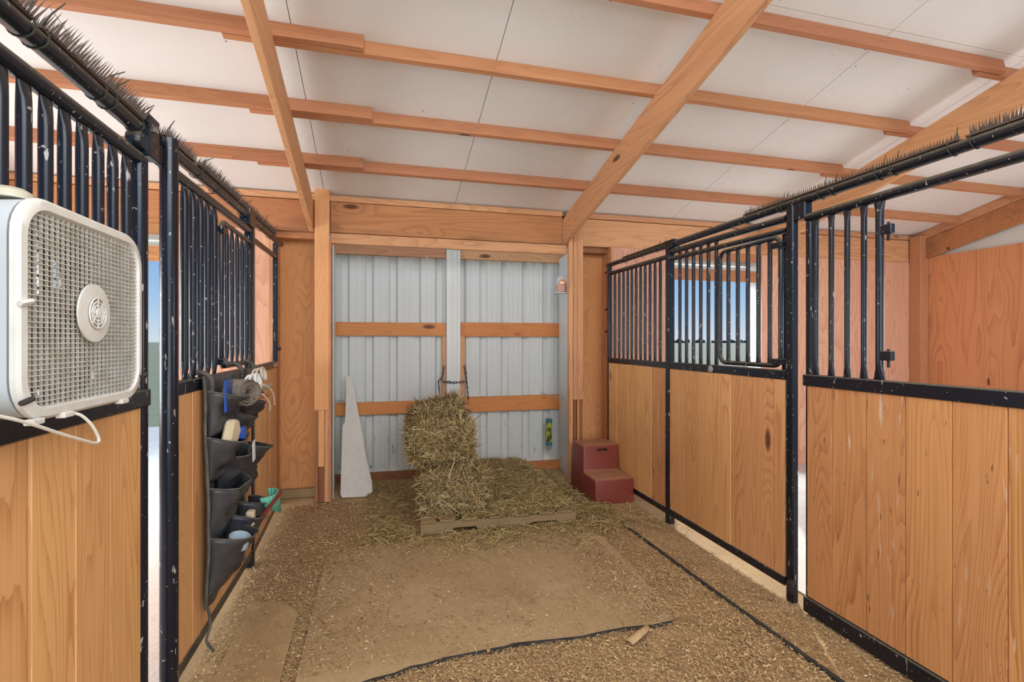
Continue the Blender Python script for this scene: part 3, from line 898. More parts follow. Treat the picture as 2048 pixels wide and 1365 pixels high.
# --- overhead tracks
def track(X, y0, y1, z0, z1, r, label, dx=0):
    t = empty('door_track', (X((y0 + y1) / 2) + dx, (y0 + y1) / 2, (z0 + z1) / 2))
    tag(t, label, 'pipe')
    MB().tube([(X(y0) + dx, y0, z0), (X(y1) + dx, y1, z1)], r, 16).build('pipe', 'blackpipe', t, smooth=True)
    return t
tr = track(XR, .35, 3.44, 2.139, 2.139, .024, 'overhead black pipe with a long spike strip on the right stall front')
MB().box(XR(3.42) - .032, XR(3.42) + .032, 3.33, 3.44, 2.112, 2.172).build('coupling', 'black', tr, bevel=.004)
tr2 = track(XR, 3.44, 4.53, 2.143, 2.146, .021, 'far short overhead black pipe right, above the eleven upright bars')
tl = track(XL, .35, 1.96, 2.118, 2.118, .024, 'near left overhead black pipe above the fan')
tl2 = track(XL, 2.09, 4.40, 2.140, 2.185, .023, 'far left overhead black pipe running to the plywood corner')
br = MB().box(XL(2.0) - .03, XL(2.0) + .035, 1.955, 2.035, 2.03, 2.175).build('bracket', 'black', tl2, bevel=.004)
MB().box(XL(2.0) - .012, XL(2.0) + .012, 2.035, 2.135, 2.05, 2.165).build('bracket_arm', 'rust', br, bevel=.003)
MB().tube([(XL(2.0) + .034, 1.99, 2.13), (XL(2.0) + .044, 1.99, 2.13)], .012, 8).build('bolt', 'galv', br, smooth=True)
MB().lathe((XL(1.95), 1.945, 2.075), (1, 0, 0), [(.028, -.022), (.034, -.01), (.034, .01), (.028, .022)], 16).build('hanger_roller', 'black', br, smooth=True)
MB().box(XL(3.3) - .03, XL(3.3) + .03, 3.30, 3.44, 2.10, 2.20).build('coupling', 'black', tl2, bevel=.004)

# --- spike strips lashed to the tracks
def spike_strip(X, y0, y1, z0, z1, label, lean, ties, rows_=3, h_=.042, tdir=1, pitch=.0125):
    s = empty('spike_strip', (X((y0 + y1) / 2), (y0 + y1) / 2, (z0 + z1) / 2))
    tag(s, label, 'spike strip')
    def P(y): return Vector((X(y), y, z0 + (z1 - z0) * (y - y0) / (y1 - y0)))
    mb = MB()
    a, b_ = P(y0), P(y1)
    wv = Vector((.019, 0, 0)); hv = Vector((0, 0, .003))
    mb.prism([a - wv - hv, a + wv - hv, a + wv + hv, a - wv + hv], b_ - a)
    mb.build('base_strip', 'spike', s)
    mb = MB()
    rr = random.Random(int(y0 * 991))
    n = int((y1 - y0) / pitch)
    for i in range(n):
        for r_ in range(rows_):
            y = y0 + (i + .5 + (r_ % 2) * .5) * pitch
            if y > y1: continue
            p = P(y) + Vector(((r_ - (rows_ - 1) / 2) * .015, 0, 0))
            tip = p + Vector((lean * .035 + (r_ - (rows_ - 1) / 2) * .006 + rr.uniform(-.003, .003), rr.uniform(-.004, .004), h_ * rr.uniform(.9, 1.08)))
            w = .0042
            mb.add([p + Vector((w, 0, 0)), p + Vector((-w * .5, w, 0)), p + Vector((-w * .5, -w, 0)), tip], [(0, 1, 3), (1, 2, 3), (2, 0, 3)])
    mb.build('spikes', 'spike', s, kind='stuff', fix=False)
    for (y, L, da) in ties:
        p = P(y)
        z = MB()
        c = Vector((p.x, y, p.z - .025))
        z.tube([c + Vector((.0285 * cos(a_), .006 * sin(a_), .0285 * sin(a_))) for a_ in [2 * pi * k / 16 for k in range(16)]], .0022, 5, closed=True)
        q = p + Vector((tdir * .012, 0, .004))
        z.tube([q, q + Vector((tdir * .010 + da * .3, da * .4, L * .5)), q + Vector((tdir * .018 + da, da, L))], [.0028, .0022, .0014], 5)
        z.build('zip_tie', 'wire', s, smooth=True)
    return s
spike_strip(XR, 1.40, 2.577, 2.166, 2.166, 'long dark spike strip tied along the right overhead pipe', 0, [(2.565, .05, 0), (2.30, .06, .01), (2.275, .055, 0), (2.03, .06, .0), (1.965, .06, .012), (1.725, .05, -.02), (1.66, .06, .01), (1.43, .065, .008)], rows_=2, h_=.032)
spike_strip(XR, .55, 1.375, 2.166, 2.166, 'dark brown spike strip at the near end of the right overhead pipe', 0, [(1.355, .03, -.02)], rows_=3, h_=.045)
spike_strip(XR, 3.46, 4.18, 2.168, 2.168, 'thin spike strip lying on the far right pipe above the eleven bars', 0, [(4.16, .06, .02), (3.85, .05, .01), (3.6, .05, .0), (3.52, .05, .01)], rows_=2, h_=.012)
spike_strip(XL, .6, 1.405, 2.146, 2.146, 'spike strip at the near end of the left overhead pipe, in the photo corner', .7, [(1.392, .06, .0)], rows_=4, h_=.045, tdir=1)
spike_strip(XL, 1.43, 1.95, 2.146, 2.146, 'bristling brown spike strip on the left pipe just before the bracket', .7, [(1.44, .075, .02), (1.70, .05, .03), (1.76, .05, .02), (1.93, .05, .02)], rows_=4, h_=.045, tdir=1)
spike_strip(XL, 2.12, 2.43, 2.168, 2.174, 'short spike strip on the left pipe behind the round post top', .5, [(2.14, .06, .01)], rows_=3, h_=.04)
spike_strip(XL, 2.47, 3.10, 2.174, 2.186, 'spike strip midway along the far left pipe', .5, [(2.50, .05, .03), (2.75, .06, .0)], rows_=4, h_=.042)
spike_strip(XL, 3.13, 4.10, 2.186, 2.204, 'spike strip at the far end of the left pipe near the plywood corner', .5, [(3.25, .05, .02), (3.7, .06, .02), (4.0, .05, .02)], rows_=3, h_=.04)

# ------------------------------------------------------------------ box fan
FX = -.66; FY0, FY1, FZ0, FZ1 = 1.152, 1.662, 1.240, 1.690
fan = empty('box_fan', (-.73, 1.405, FZ0))
tag(fan, 'grimy white box fan standing on the rail of the near left stall door', 'fan')
def rrect(y0, y1, z0, z1, r, n=7):
    pts = []
    for (cy, cz, a0) in ((y1 - r, z1 - r, 0), (y0 + r, z1 - r, 90), (y0 + r, z0 + r, 180), (y1 - r, z0 + r, 270)):
        for k in range(n + 1):
            a = radians(a0 + 90 * k / n)
            pts.append((cy + r * cos(a), cz + r * sin(a)))
    return pts
def loft(mb, loops, cap=False):
    n = len(loops[0]); b0 = len(mb.v)
    for l in loops: mb.v += [tuple(p) for p in l]
    for i in range(len(loops) - 1):
        for k in range(n):
            k2 = (k + 1) % n
            mb.f.append((b0 + i * n + k, b0 + i * n + k2, b0 + (i + 1) * n + k2, b0 + (i + 1) * n + k))
    return mb
BX = -.800 + .008 + .03
def lp(x, ins, r): return [(x, y, z) for (y, z) in rrect(FY0 + ins, FY1 - ins, FZ0 + ins, FZ1 - ins, r)]
case = MB()
loft(case, [lp(BX + .006, .035, .05), lp(BX, .008, .075), lp(FX - .02, .004, .078), lp(FX - .02, .010, .072), lp(BX + .01, .014, .068)])
case.build('case', 'fancase', fan, smooth=True)
bez = MB()
loft(bez, [lp(FX - .014, .0, .085), lp(FX - .004, .0, .085), lp(FX + .002, .006, .08), lp(FX + .003, .022, .066), lp(FX - .008, .027, .062), lp(FX - .022, .027, .062)])
bez.build('bezel', 'fanwhite', fan, smooth=True)
ins = .026
gr = MB()
inner = rrect(FY0 + ins, FY1 - ins, FZ0 + ins, FZ1 - ins, .063)
def span(coord, val):
    r = .063; a0, a1 = (FZ0 + ins, FZ1 - ins) if coord == 'y' else (FY0 + ins, FY1 - ins)
    b0, b1 = (FY0 + ins, FY1 - ins) if coord == 'y' else (FZ0 + ins, FZ1 - ins)
    d = min(val - b0, b1 - val)
    cut = 0 if d >= r else r - sqrt(max(0, r * r - (r - d) ** 2))
    return a0 + cut, a1 - cut
GX = FX - .004
nv_, nh_ = 25, 37
for i in range(1, nv_):
    y = FY0 + ins + (FY1 - FY0 - 2 * ins) * i / nv_
    z0, z1 = span('y', y)
    gr.obox((GX - .004, y, (z0 + z1) / 2), (.0028, 0, 0), (0, .0008, 0), (0, 0, (z1 - z0) / 2))
for i in range(1, nh_):
    z = FZ0 + ins + (FZ1 - FZ0 - 2 * ins) * i / nh_
    y0, y1 = span('z', z)
    gr.obox((GX, (y0 + y1) / 2, z), (.0018, 0, 0), (0, (y1 - y0) / 2, 0), (0, 0, .0010))
gr.build('grille', 'grille', fan, kind='stuff')
# rear grille
gr = MB()
for i in range(1, 14):
    z = FZ0 + ins + (FZ1 - FZ0 - 2 * ins) * i / 14
    y0, y1 = span('z', z)
    gr.obox((BX + .004, (y0 + y1) / 2, z), (.002, 0, 0), (0, (y1 - y0) / 2, 0), (0, 0, .003))
for i in range(1, 14):
    y = FY0 + ins + (FY1 - FY0 - 2 * ins) * i / 14
    z0, z1 = span('y', y)
    gr.obox((BX + .004, y, (z0 + z1) / 2), (.002, 0, 0), (0, .003, 0), (0, 0, (z1 - z0) / 2))
gr.build('rear_grille', 'blade', fan, kind='stuff')
HC = Vector((FX + .002, 1.403, 1.466))
hub = MB().lathe(HC, (1, 0, 0), [(.0, .001), (.0685, .001), (.0685, .005), (.040, .008)], 40)
hub = hub.build('hub_disc', 'fanwhite', fan, smooth=True)
hr = MB()
hr.lathe(HC + Vector((.0085, 0, 0)), (1, 0, 0), [(.0, 0), (.038, 0), (.038, .001)], 32)
hr.build('hub_recess', 'blade', hub, smooth=True)
hr = MB()
for R in (.036, .027, .019): torus(hr, HC + Vector((.0105, 0, 0)), (1, 0, 0), R, .0022, 28, 6)
for k in range(4):
    a = pi / 4 * k
    d = Vector((0, cos(a), sin(a)))
    hr.tube([HC + d * .036 + Vector((.0105, 0, 0)), HC - d * .036 + Vector((.0105, 0, 0))], .002, 5)
hr.lathe(HC + Vector((.008, 0, 0)), (1, 0, 0), [(.0115, 0), (.0115, .006), (.0, .007)], 16)
hr.build('hub_rings', 'fanwhite', hub, smooth=True)
# blades
for k in range(5):
    a0 = 2 * pi * k / 5 + .3
    mb = MB()
    def fb(u, v, a0=a0):
        r = .045 + .145 * u
        a = a0 + (v - .5) * (1.0 - .15 * u) + .25 * u
        return (FX - .06 + (v - .5) * .055, HC.y + r * cos(a), HC.z + r * sin(a))
    mb.grid(fb, 6, 6)
    mb.build('blade', 'blade', fan, smooth=True, solid=.002)
MB().lathe((FX - .09, HC.y, HC.z), (1, 0, 0), [(.05, 0), (.05, .05), (.035, .06)], 20).build('motor', 'blade', fan, smooth=True)
MB().lathe((FX - .065, 1.235, FZ1 - .004), (0, 0, 1), [(.040, 0), (.040, .014), (.027, .022), (.0, .024)], 20).build('speed_knob', 'fanbeige', fan, smooth=True)
MB().tube([(FX - .045, 1.31, FZ1 - .006), (FX - .045, 1.33, FZ1 + .008), (FX - .045, 1.42, FZ1 + .010), (FX - .045, 1.52, FZ1 + .008), (FX - .045, 1.54, FZ1 - .006)], .008, 8).build('carry_handle', 'fanbeige', fan, smooth=True)
for y in (1.20, 1.30, 1.55):
    MB().box(FX - .01, FX + .008, y - .018, y + .018, FZ0 - .006, FZ0 + .006).build('foot', 'fanwhite', fan, bevel=.002)
for (y, z) in ((1.162, 1.475), (1.165, 1.285), (1.655, 1.302)):
    MB().tube([(FX + .004, y - .012, z - .004), (FX + .008, y + .016, z + .003)], .0055, 6).build('clip', 'rubber' if z < 1.4 else 'fanwhite', fan, smooth=True)
cord = [(FX - .03, 1.0, 1.30), (FX + .0, 1.10, 1.266), (FX + .012, 1.16, 1.243), (FX + .02, 1.25, 1.205), (FX + .024, 1.33, 1.175), (FX + .024, 1.37, 1.163), (FX + .022, 1.385, 1.170), (FX + .018, 1.365, 1.205), (FX + .006, 1.345, 1.232), (FX - .01, 1.33, 1.240)]
def smooth_pts(p, n=5):
    p = [Vector(q) for q in p]; out = []
    for i in range(len(p) - 1):
        a, b_, c, d = p[max(i - 1, 0)], p[i], p[i + 1], p[min(i + 2, len(p) - 1)]
        for k in range(n):
            t_ = k / n
            out.append(.5 * ((2 * b_) + (c - a) * t_ + (2 * a - 5 * b_ + 4 * c - d) * t_ * t_ + (3 * b_ - a - 3 * c + d) * t_ ** 3))
    out.append(p[-1]); return out
MB().tube(smooth_pts(cord), .0035, 7).build('power_cord', 'cord', fan, smooth=True)
box_thing('white_bracket', 'fanwhite', -.80 + .04, -.70, 1.02, 1.155, 1.192, 1.236, 'white box bracket on the rail under the left side of the fan', 'bracket')

# ------------------------------------------------------------------ grooming bag and its contents
BXW = -.745
bag = empty('grooming_bag', (BXW, 2.85, .2))
tag(bag, 'long black canvas grooming organiser with sagging pockets, hung over the left stall rail', 'organizer')
def backing(u, v):
    y = 2.475 + u * (.70 - .08 * (1 - v) ** 1.5)
    z = .215 + v * 1.03 - (.05 * u if v < .5 else 0) * (1 - v)
    x = BXW + .010 * sin(u * 9 + v * 4) + .008 * noise.noise(Vector((u * 4, v * 6, .3)))
    return (x, y, z)
MB().grid(backing, 24, 30).build('backing', 'fabric', bag, smooth=True, solid=.004, fix=False)
for y in (2.475, 3.15):
    pts = [(backing((y - 2.475) / .70, k / 14)[0] + .006, backing(0 if y < 2.6 else 1, k / 14)[1], backing((y - 2.475) / .70, k / 14)[2]) for k in range(15)]
    MB().tube(pts, .007, 6).build('edge_binding', 'fabricedge', bag, smooth=True)
def pocket(y0, y1, z0, z1, bulge, seed, tilt=0.0, open_=.35):
    y0 = 2.475 + (y0 - 2.475) * .80; y1 = 2.475 + (y1 - 2.475) * .80; bulge *= 1.05
    mb = MB()
    nu, nv = 18, 14
    def fp(u, v):
        a = pi * u
        yc, hw = (y0 + y1) / 2, (y1 - y0) / 2
        prof = (v ** .55) * (1 + open_ * max(0, v - .7) / .3) if v > 0 else 0
        sag = .03 * sin(a) * v
        wr = .034 * noise.noise(Vector((u * 3.4 + seed, v * 3.1, seed * 1.7))) + .020 * noise.noise(Vector((u * 7 + seed + v * 3, v * 4, seed))) + .006 * noise.noise(Vector((u * 15, v * 12, seed)))
        y = yc - hw * cos(a) * (.86 + .14 * v)
        x = BXW + .008 + (bulge * prof + wr * min(1, v * 3)) * sin(a) ** .75 if 0 < u < 1 else BXW + .008
        z = z0 + (z1 - z0) * v - sag + tilt * (u - .5)
        return (x, y, z)
    mb.grid(fp, nu, nv)
    p = mb.build('pocket', 'fabric', bag, smooth=True, solid=.003, fix=False)
    rim = [Vector(fp(k / 18, 1.0)) + Vector((.002, 0, .001)) for k in range(19)]
    MB().tube(rim, .0045, 6).build('rim_binding', 'fabricedge', p, smooth=True)
    return p
pocket(2.48, 2.90, .955, 1.165, .10, 1.0, -.02)
pocket(2.90, 3.32, .985, 1.15, .085, 2.3, -.03)
pocket(2.48, 2.79, .755, .955, .085, 3.1, -.03)
pocket(2.80, 3.10, .82, 1.03, .085, 4.7, -.06)
pocket(3.08, 3.36, .90, 1.08, .085, 5.2, -.04)
pocket(2.64, 2.96, .66, .87, .085, 6.4, .02)
pocket(3.0, 3.36, .56, .84, .10, 7.7, -.05)
pocket(2.50, 2.92, .47, .74, .09, 8.8, .0)
pocket(2.48, 2.86, .235, .50, .12, 9.1, -.05)
pocket(2.82, 3.12, .235, .50, .105, 10.6, -.08)
pocket(3.08, 3.38, .26, .52, .10, 11.9, -.04)
for (y, z0) in ((2.50, 1.20), (3.0, 1.22), (3.28, 1.22)):
    MB().tube(smooth_pts([(BXW + .02, y, z0 - .04), (BXW + .022, y - .01, z0 + .03), (BXW - .02, y - .02, z0 + .062), (BXW - .075, y - .01, z0 + .04)]), [.012] * 16, 6).build('strap', 'fabricedge', bag, smooth=True)
MB().tube(smooth_pts([(BXW + .012, 2.48, .22), (BXW + .02, 2.49, .14), (BXW + .01, 2.47, .08), (BXW + .03, 2.50, .015)]), .006, 6).build('frayed_cord', 'fabricedge', bag, smooth=True)

# contents
def BY(y): return 2.475 + (y - 2.475) * .80
c = MB().box(-.672, -.662, 2.49, 2.505, 1.08, 1.215)
for k in range(12):
    z = 1.085 + k * .0108
    c.box(-.672, -.664, 2.505, 2.60, z, z + .0045)
c.box(-.672, -.662, 2.49, 2.60, 1.215, 1.223)
o = c.build('mane_comb', 'blue', org=(-.667, 2.55, 1.08)); tag(o, 'bright blue plastic comb in the top left pocket of the grooming bag', 'comb')
# rolled wrap seen end on: a coil of cloth whose end faces the aisle
R0 = Vector((-.605, 2.63, 1.155))
e1 = Vector((.55, .84, 0)).normalized(); e2 = Vector((0, 0, 1)); ex = Vector((-.84, .55, 0)).normalized() * .09
rw = random.Random(4)
w = MB()
pts = []
for k in range(150):
    a = k * .30; r = .020 + .00034 * k + .0014 * sin(a * 2.3) + rw.uniform(-.0006, .0006)
    pts.append(R0 + e1 * (r * cos(a)) + e2 * (r * .92 * sin(a)))
for i in range(len(pts) - 1):
    a, b_ = pts[i], pts[i + 1]
    off = ex * rw.uniform(0, .06)
    w.add([a - off, b_ - off, b_ + ex, a + ex], [(0, 1, 2, 3)])
o = w.build('leg_wrap', 'wrap', org=R0, solid=.0032, fix=False); tag(o, 'grubby brown rolled leg wrap coiled in the top of the grooming bag', 'wrap')
for i, (y, z, R, mt, lab) in enumerate(((2.80, 1.185, .040, 'white', 'white looped strap ring beside the rolled leg wrap'), (2.93, 1.215, .034, 'rope', 'cream looped ring at the top right of the grooming bag'))):
    mb = MB()
    for q in range(3):
        torus(mb, (-.63 + .012 * q, y + .014 * q, z + .004 * q), (1, -.7 + .3 * q, .2), R, .006, 18, 6)
    o = mb.build('strap_ring', mt, org=(-.63, y, z), smooth=True); tag(o, lab, 'ring')
for i, (p, q, r_, mt, lab) in enumerate((((-.68, 2.78, 1.10), (-.565, 2.93, 1.165), .012, 'wrap', 'brown stick handle poking out right of the leg wrap, upper one'), ((-.68, 2.74, 1.08), (-.565, 2.89, 1.115), .010, 'darkwood', 'brown stick handle poking out right of the leg wrap, lower one'))):
    o = MB().tube([p, q], [r_, r_ * .8], 8).build('brush_handle', mt, org=p, smooth=True); tag(o, lab, 'handle')
mb = MB()
mb.tube(smooth_pts([(-.63, 2.76, 1.18), (-.57, 2.84, 1.17), (-.545, 2.89, 1.12), (-.54, 2.905, 1.06)]), .0028, 5)
mb.tube(smooth_pts([(-.63, 2.72, 1.15), (-.57, 2.76, 1.13), (-.545, 2.80, 1.08), (-.545, 2.81, 1.04)]), .0028, 5)
o = mb.build('loose_cord', 'rope', org=(-.6, 2.8, 1.1), smooth=True); tag(o, 'pale thin cords dangling from the top of the grooming bag', 'cord')
mb = MB().prism([(-.70, 2.50, .905), (-.69, 2.60, .895), (-.685, 2.665, .965), (-.685, 2.64, 1.025), (-.695, 2.585, 1.035)], (.040, .01, 0))
o = mb.build('foam_sponge', 'tan', org=(-.66, 2.58, .91), bevel=.01); tag(o, 'tan foam sponge sticking out of a second row bag pocket', 'sponge')
o = MB().box(-.66, -.63, 2.665, 2.70, .925, .985).build('blue_brush', 'blue', org=(-.65, 2.68, .92), bevel=.004); tag(o, 'small blue brush tip beside the tan sponge', 'brush')
o = MB().obox((-.625, 2.83, .835), (.002, 0, 0), (0, .022, .004), (0, -.004, .05)).build('white_card', 'white', org=(-.625, 2.83, .80)); tag(o, 'small white card edge between the bag pockets', 'card')
mb = MB().lathe((-.650, 2.62, .425), (.25, -.1, 1), [(.044, 0), (.048, .035), (.048, .055), (.042, .06), (.038, .058), (.036, .045), (0, .045)], 24)
o = mb.build('round_jar', 'bluel', org=(-.65, 2.62, .42), smooth=True); tag(o, 'round pale blue jar standing in the bottom left bag pocket', 'jar')
for dy, lab in ((0, 'front one of two dark red handles in the bottom bag pocket'), (.05, 'rear one of two dark red handles in the bottom bag pocket')):
    p, q = Vector((-.655, 2.84 + dy, .40)), Vector((-.545, 3.06 + dy, .535))
    root = empty('hoof_pick', p); tag(root, lab, 'tool')
    MB().tube([p, p + (q - p) * .62], .004, 6).build('shaft', 'galv', root, smooth=True)
    MB().tube([p + (q - p) * .35, q], [.009, .010], 8).build('grip', 'red', root, smooth=True)
o = MB().box(-.66, -.62, 2.80, 2.85, .45, .53).build('wooden_brush', 'cream', org=(-.64, 2.82, .45), bevel=.008); tag(o, 'pale wooden brush back in the bottom middle bag pocket', 'brush')
mb = MB()
arc = [(-.64 + .075 * sin(a), 3.13 - .10 * cos(a), .53) for a in [pi * k / 14 for k in range(15)]]
for i in range(14):
    a, b_ = Vector(arc[i]), Vector(arc[i + 1])
    dz = -.12 if i > 5 else -.06 - .01 * i
    mb.add([a, b_, b_ + Vector((.01, .02, dz)), a + Vector((.01, .02, dz))], [(0, 1, 2, 3)])
o = mb.build('curry_comb', 'green', org=(-.6, 3.1, .42), solid=.006, smooth=True); tag(o, 'mint green curved curry comb in the bottom right bag pocket', 'comb')

# ------------------------------------------------------------------ mounting steps
st = empty('mounting_step', (1.965, 4.22, 0))
tag(st, 'dusty dark red two-step plastic mounting block in the right back corner', 'step')
bm = bmesh.new()
SX0, SX1 = 1.772, 2.150
prof = [(3.925, -.01), (3.945, .212), (4.215, .215), (4.232, .448), (4.49, .450), (4.505, -.01)]
def sx(z, side):
    return (SX0 + .018 * z / .45) if side == 0 else (SX1 - .010 * z / .45)
L = [bm.verts.new((sx(z, 0), y, z)) for (y, z) in prof]
R_ = [bm.verts.new((sx(z, 1), y, z)) for (y, z) in prof]
bm.faces.new(L); bm.faces.new(R_[::-1])
for i in range(len(prof)):
    j = (i + 1) % len(prof)
    bm.faces.new((L[i], R_[i], R_[j], L[j]))
bmesh.ops.recalc_face_normals(bm, faces=bm.faces)
me = bpy.data.meshes.new('block'); bm.to_mesh(me); bm.free()
ob = bpy.data.objects.new('block', me); COL.objects.link(ob)
md = ob.modifiers.new('bev', 'BEVEL'); md.width = .022; md.segments = 4; md.limit_method = 'ANGLE'
cut = MB().box(1.925, 2.03, 4.10, 4.30, .385, .412).build('cutter', 'black')
md2 = ob.modifiers.new('cut', 'BOOLEAN'); md2.operation = 'DIFFERENCE'; md2.object = cut; md2.solver = 'EXACT'
dg = bpy.context.evaluated_depsgraph_get()
me2 = bpy.data.meshes.new_from_object(ob.evaluated_get(dg))
bpy.data.objects.remove(cut); bpy.data.objects.remove(ob)
me2.materials.clear(); me2.materials.append(M['step'])
so = Vector((1.965, 4.22, 0))
for v in me2.vertices: v.co -= so
for p in me2.polygons: p.use_smooth = True
try: me2.set_sharp_from_angle(angle=radians(35))
except Exception: pass
blk = bpy.data.objects.new('block', me2); COL.objects.link(blk); blk.parent = st; ORG['block'] = so
MB().box(1.922, 2.033, 4.222, 4.232, .378, .385).build('slot_lip', 'step', st, bevel=.001)

# ------------------------------------------------------------------ pointed white board
bp = [(-.321, 4.682, .006), (-.115, 4.675, .002), (-.061, 4.695, .034), (-.065, 4.731, .115), (-.116, 4.815, .304), (-.154, 4.91, .52), (-.219, 5.05, .835), (-.265, 5.151, 1.061), (-.317, 5.151, 1.062), (-.310, 5.052, .838), (-.314, 4.962, .636), (-.333, 4.950, .605), (-.336, 4.895, .485), (-.335, 4.695, .033)]
o = MB().prism(bp, Vector((0, .016, -.007))).build('pointed_board', 'whiteboard', org=(-.2, 4.69, 0))
tag(o, 'chipped white board cut to a point, leaning against the metal door on the left', 'board')

# ------------------------------------------------------------------ pallet, bales, hay
pal = empty('pallet', (.87, 4.1, 0))
tag(pal, 'low weathered wooden pallet under the hay bales', 'pallet')
fr = [(.285, 3.63, .0), (1.46, 3.585, .0)]
ux = Vector((1.175, -.045, 0)).normalized(); uy = Vector((.0383, 1, 0)).normalized()
P0 = Vector((.285, 3.63, .004))
def pl(a, b_, z): return P0 + ux * a + uy * b_ + Vector((0, 0, z))
# notched front stringer
sec = [(0, 0), (.22, 0), (.24, .035), (.40, .035), (.42, 0), (.80, 0), (.82, .03), (1.02, .03), (1.04, 0), (1.175, 0), (1.175, .085), (0, .085)]
for d_ in (0, .45, .9):
    MB().prism([pl(a, d_, z) for (a, z) in sec], uy * .036).build('stringer', 'palletwood', pal, bevel=.003)
for a in (0.0, .135, .30, .50, .69, .88, 1.03):
    MB().prism([pl(a, -.012, .086), pl(a + .11, -.012, .086), pl(a + .11, .95, .086), pl(a, .95, .086)], (0, 0, .016)).build('deck_board', 'palletwood', pal, bevel=.003)

def strand(mb, p, d, L, w, nrm, bend):
    d = d.normalized(); side = d.cross(nrm)
    if side.length < 1e-3: side = d.cross(Vector((.3, .5, .8)))
    side = side.normalized() * w
    a = p - d * L * .5; c = p + d * L * .5; m_ = p + bend
    mb.add([a - side, a + side, m_ + side, m_ - side, c + side * .6, c - side * .6], [(0, 1, 2, 3), (3, 2, 4, 5)])

def bale(c, hx, hy, hz, rot, tiltx, label, n=7500, seed=1, tilty=0.0):
    rr = random.Random(seed)
    R = Matrix.Rotation(rot, 3, 'Z') @ Matrix.Rotation(tiltx, 3, 'X') @ Matrix.Rotation(tilty, 3, 'Y')
    c = Vector(c)
    root = empty('hay_bale', c - Vector((0, 0, hz)))
    tag(root, label, 'hay bale')
    # rough core
    core = MB()
    bm = bmesh.new()
    bmesh.ops.create_cube(bm, size=2.0)
    bmesh.ops.subdivide_edges(bm, edges=bm.edges[:], cuts=14, use_grid_fill=True)
    vs = {}
    for v in bm.verts:
        q = Vector((v.co.x * hx, v.co.y * hy, v.co.z * hz))
        # round the edges a little
        e_ = [abs(v.co.x), abs(v.co.y), abs(v.co.z)]
        nn = sum(1 for t_ in e_ if t_ > .97)
        k = {1: .985, 2: .945, 3: .90}.get(nn, 1.0)
        dis = .018 * noise.noise(q * 14 + Vector((seed * 5, 0, 0))) + .012 * noise.noise(q * 34)
        q = q * k + q.normalized() * dis
        v.co = R @ q + c
    bm.verts.index_update()
    core.v = [tuple(v.co) for v in bm.verts]; core.f = [tuple(v.index for v in f.verts) for f in bm.faces]
    bm.free()
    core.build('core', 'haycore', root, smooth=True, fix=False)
    mb = MB()
    faces = [(Vector((0, -1, 0)), 2.6), (Vector((0, 0, 1)), 1.6), (Vector((-1, 0, 0)), 1.6), (Vector((1, 0, 0)), .9), (Vector((0, 1, 0)), .3)]
    H = Vector((hx, hy, hz))
    tot = sum(w for _, w in faces)
    for f_, w_ in faces:
        for i in range(int(n * w_ / tot)):
            a = Vector((rr.uniform(-1, 1) * hx, rr.uniform(-1, 1) * hy, rr.uniform(-1, 1) * hz))
            for k in range(3):
                if abs(f_[k]) > .5: a[k] = f_[k] * H[k] * 1.0
            if abs(f_[2]) < .5 and abs(a[2]) > .90 * hz and rr.random() < .75: continue
            ed = [abs(a[k]) / H[k] for k in range(3) if abs(f_[k]) < .5]
            out = rr.uniform(-.010, .012) - .028 * max(0, max(ed) - .90) / .10
            a += f_ * out
            d = Vector((rr.gauss(0, 1), rr.gauss(0, 1), rr.gauss(0, .8)))
            d -= f_ * d.dot(f_) * rr.uniform(.55, 1.0)
            if rr.random() < .04: d += f_ * rr.uniform(.3, 1.2)
            L = rr.uniform(.03, .12) if rr.random() < .8 else rr.uniform(.12, .24)
            bend = (f_ * rr.uniform(-.2, .3) + Vector((rr.gauss(0, .12), rr.gauss(0, .12), rr.gauss(0, .12)))) * L * .4
            nrm = (f_ + Vector((rr.gauss(0, .25), rr.gauss(0, .25), rr.gauss(0, .25))))
            strand(mb, R @ a + c, R @ d, L, rr.uniform(.0010, .0026), R @ nrm, R @ bend)
    mb.build('hay_stalks', 'hay', root, kind='stuff', fix=False)
    return root
bale((.555, 4.17, .272), .225, .43, .164, -.04, 0, 'lower hay bale resting on the pallet', 10500, 2)
bale((.478, 4.275, .626), .232, .43, .156, -.03, 0, 'upper hay bale stacked on the lower bale', 10500, 5)
bale((.475, 4.20, .850), .165, .20, .040, -.02, .06, 'loose tilted flake of hay lying on top of the bale stack', 4200, 9, -.26)

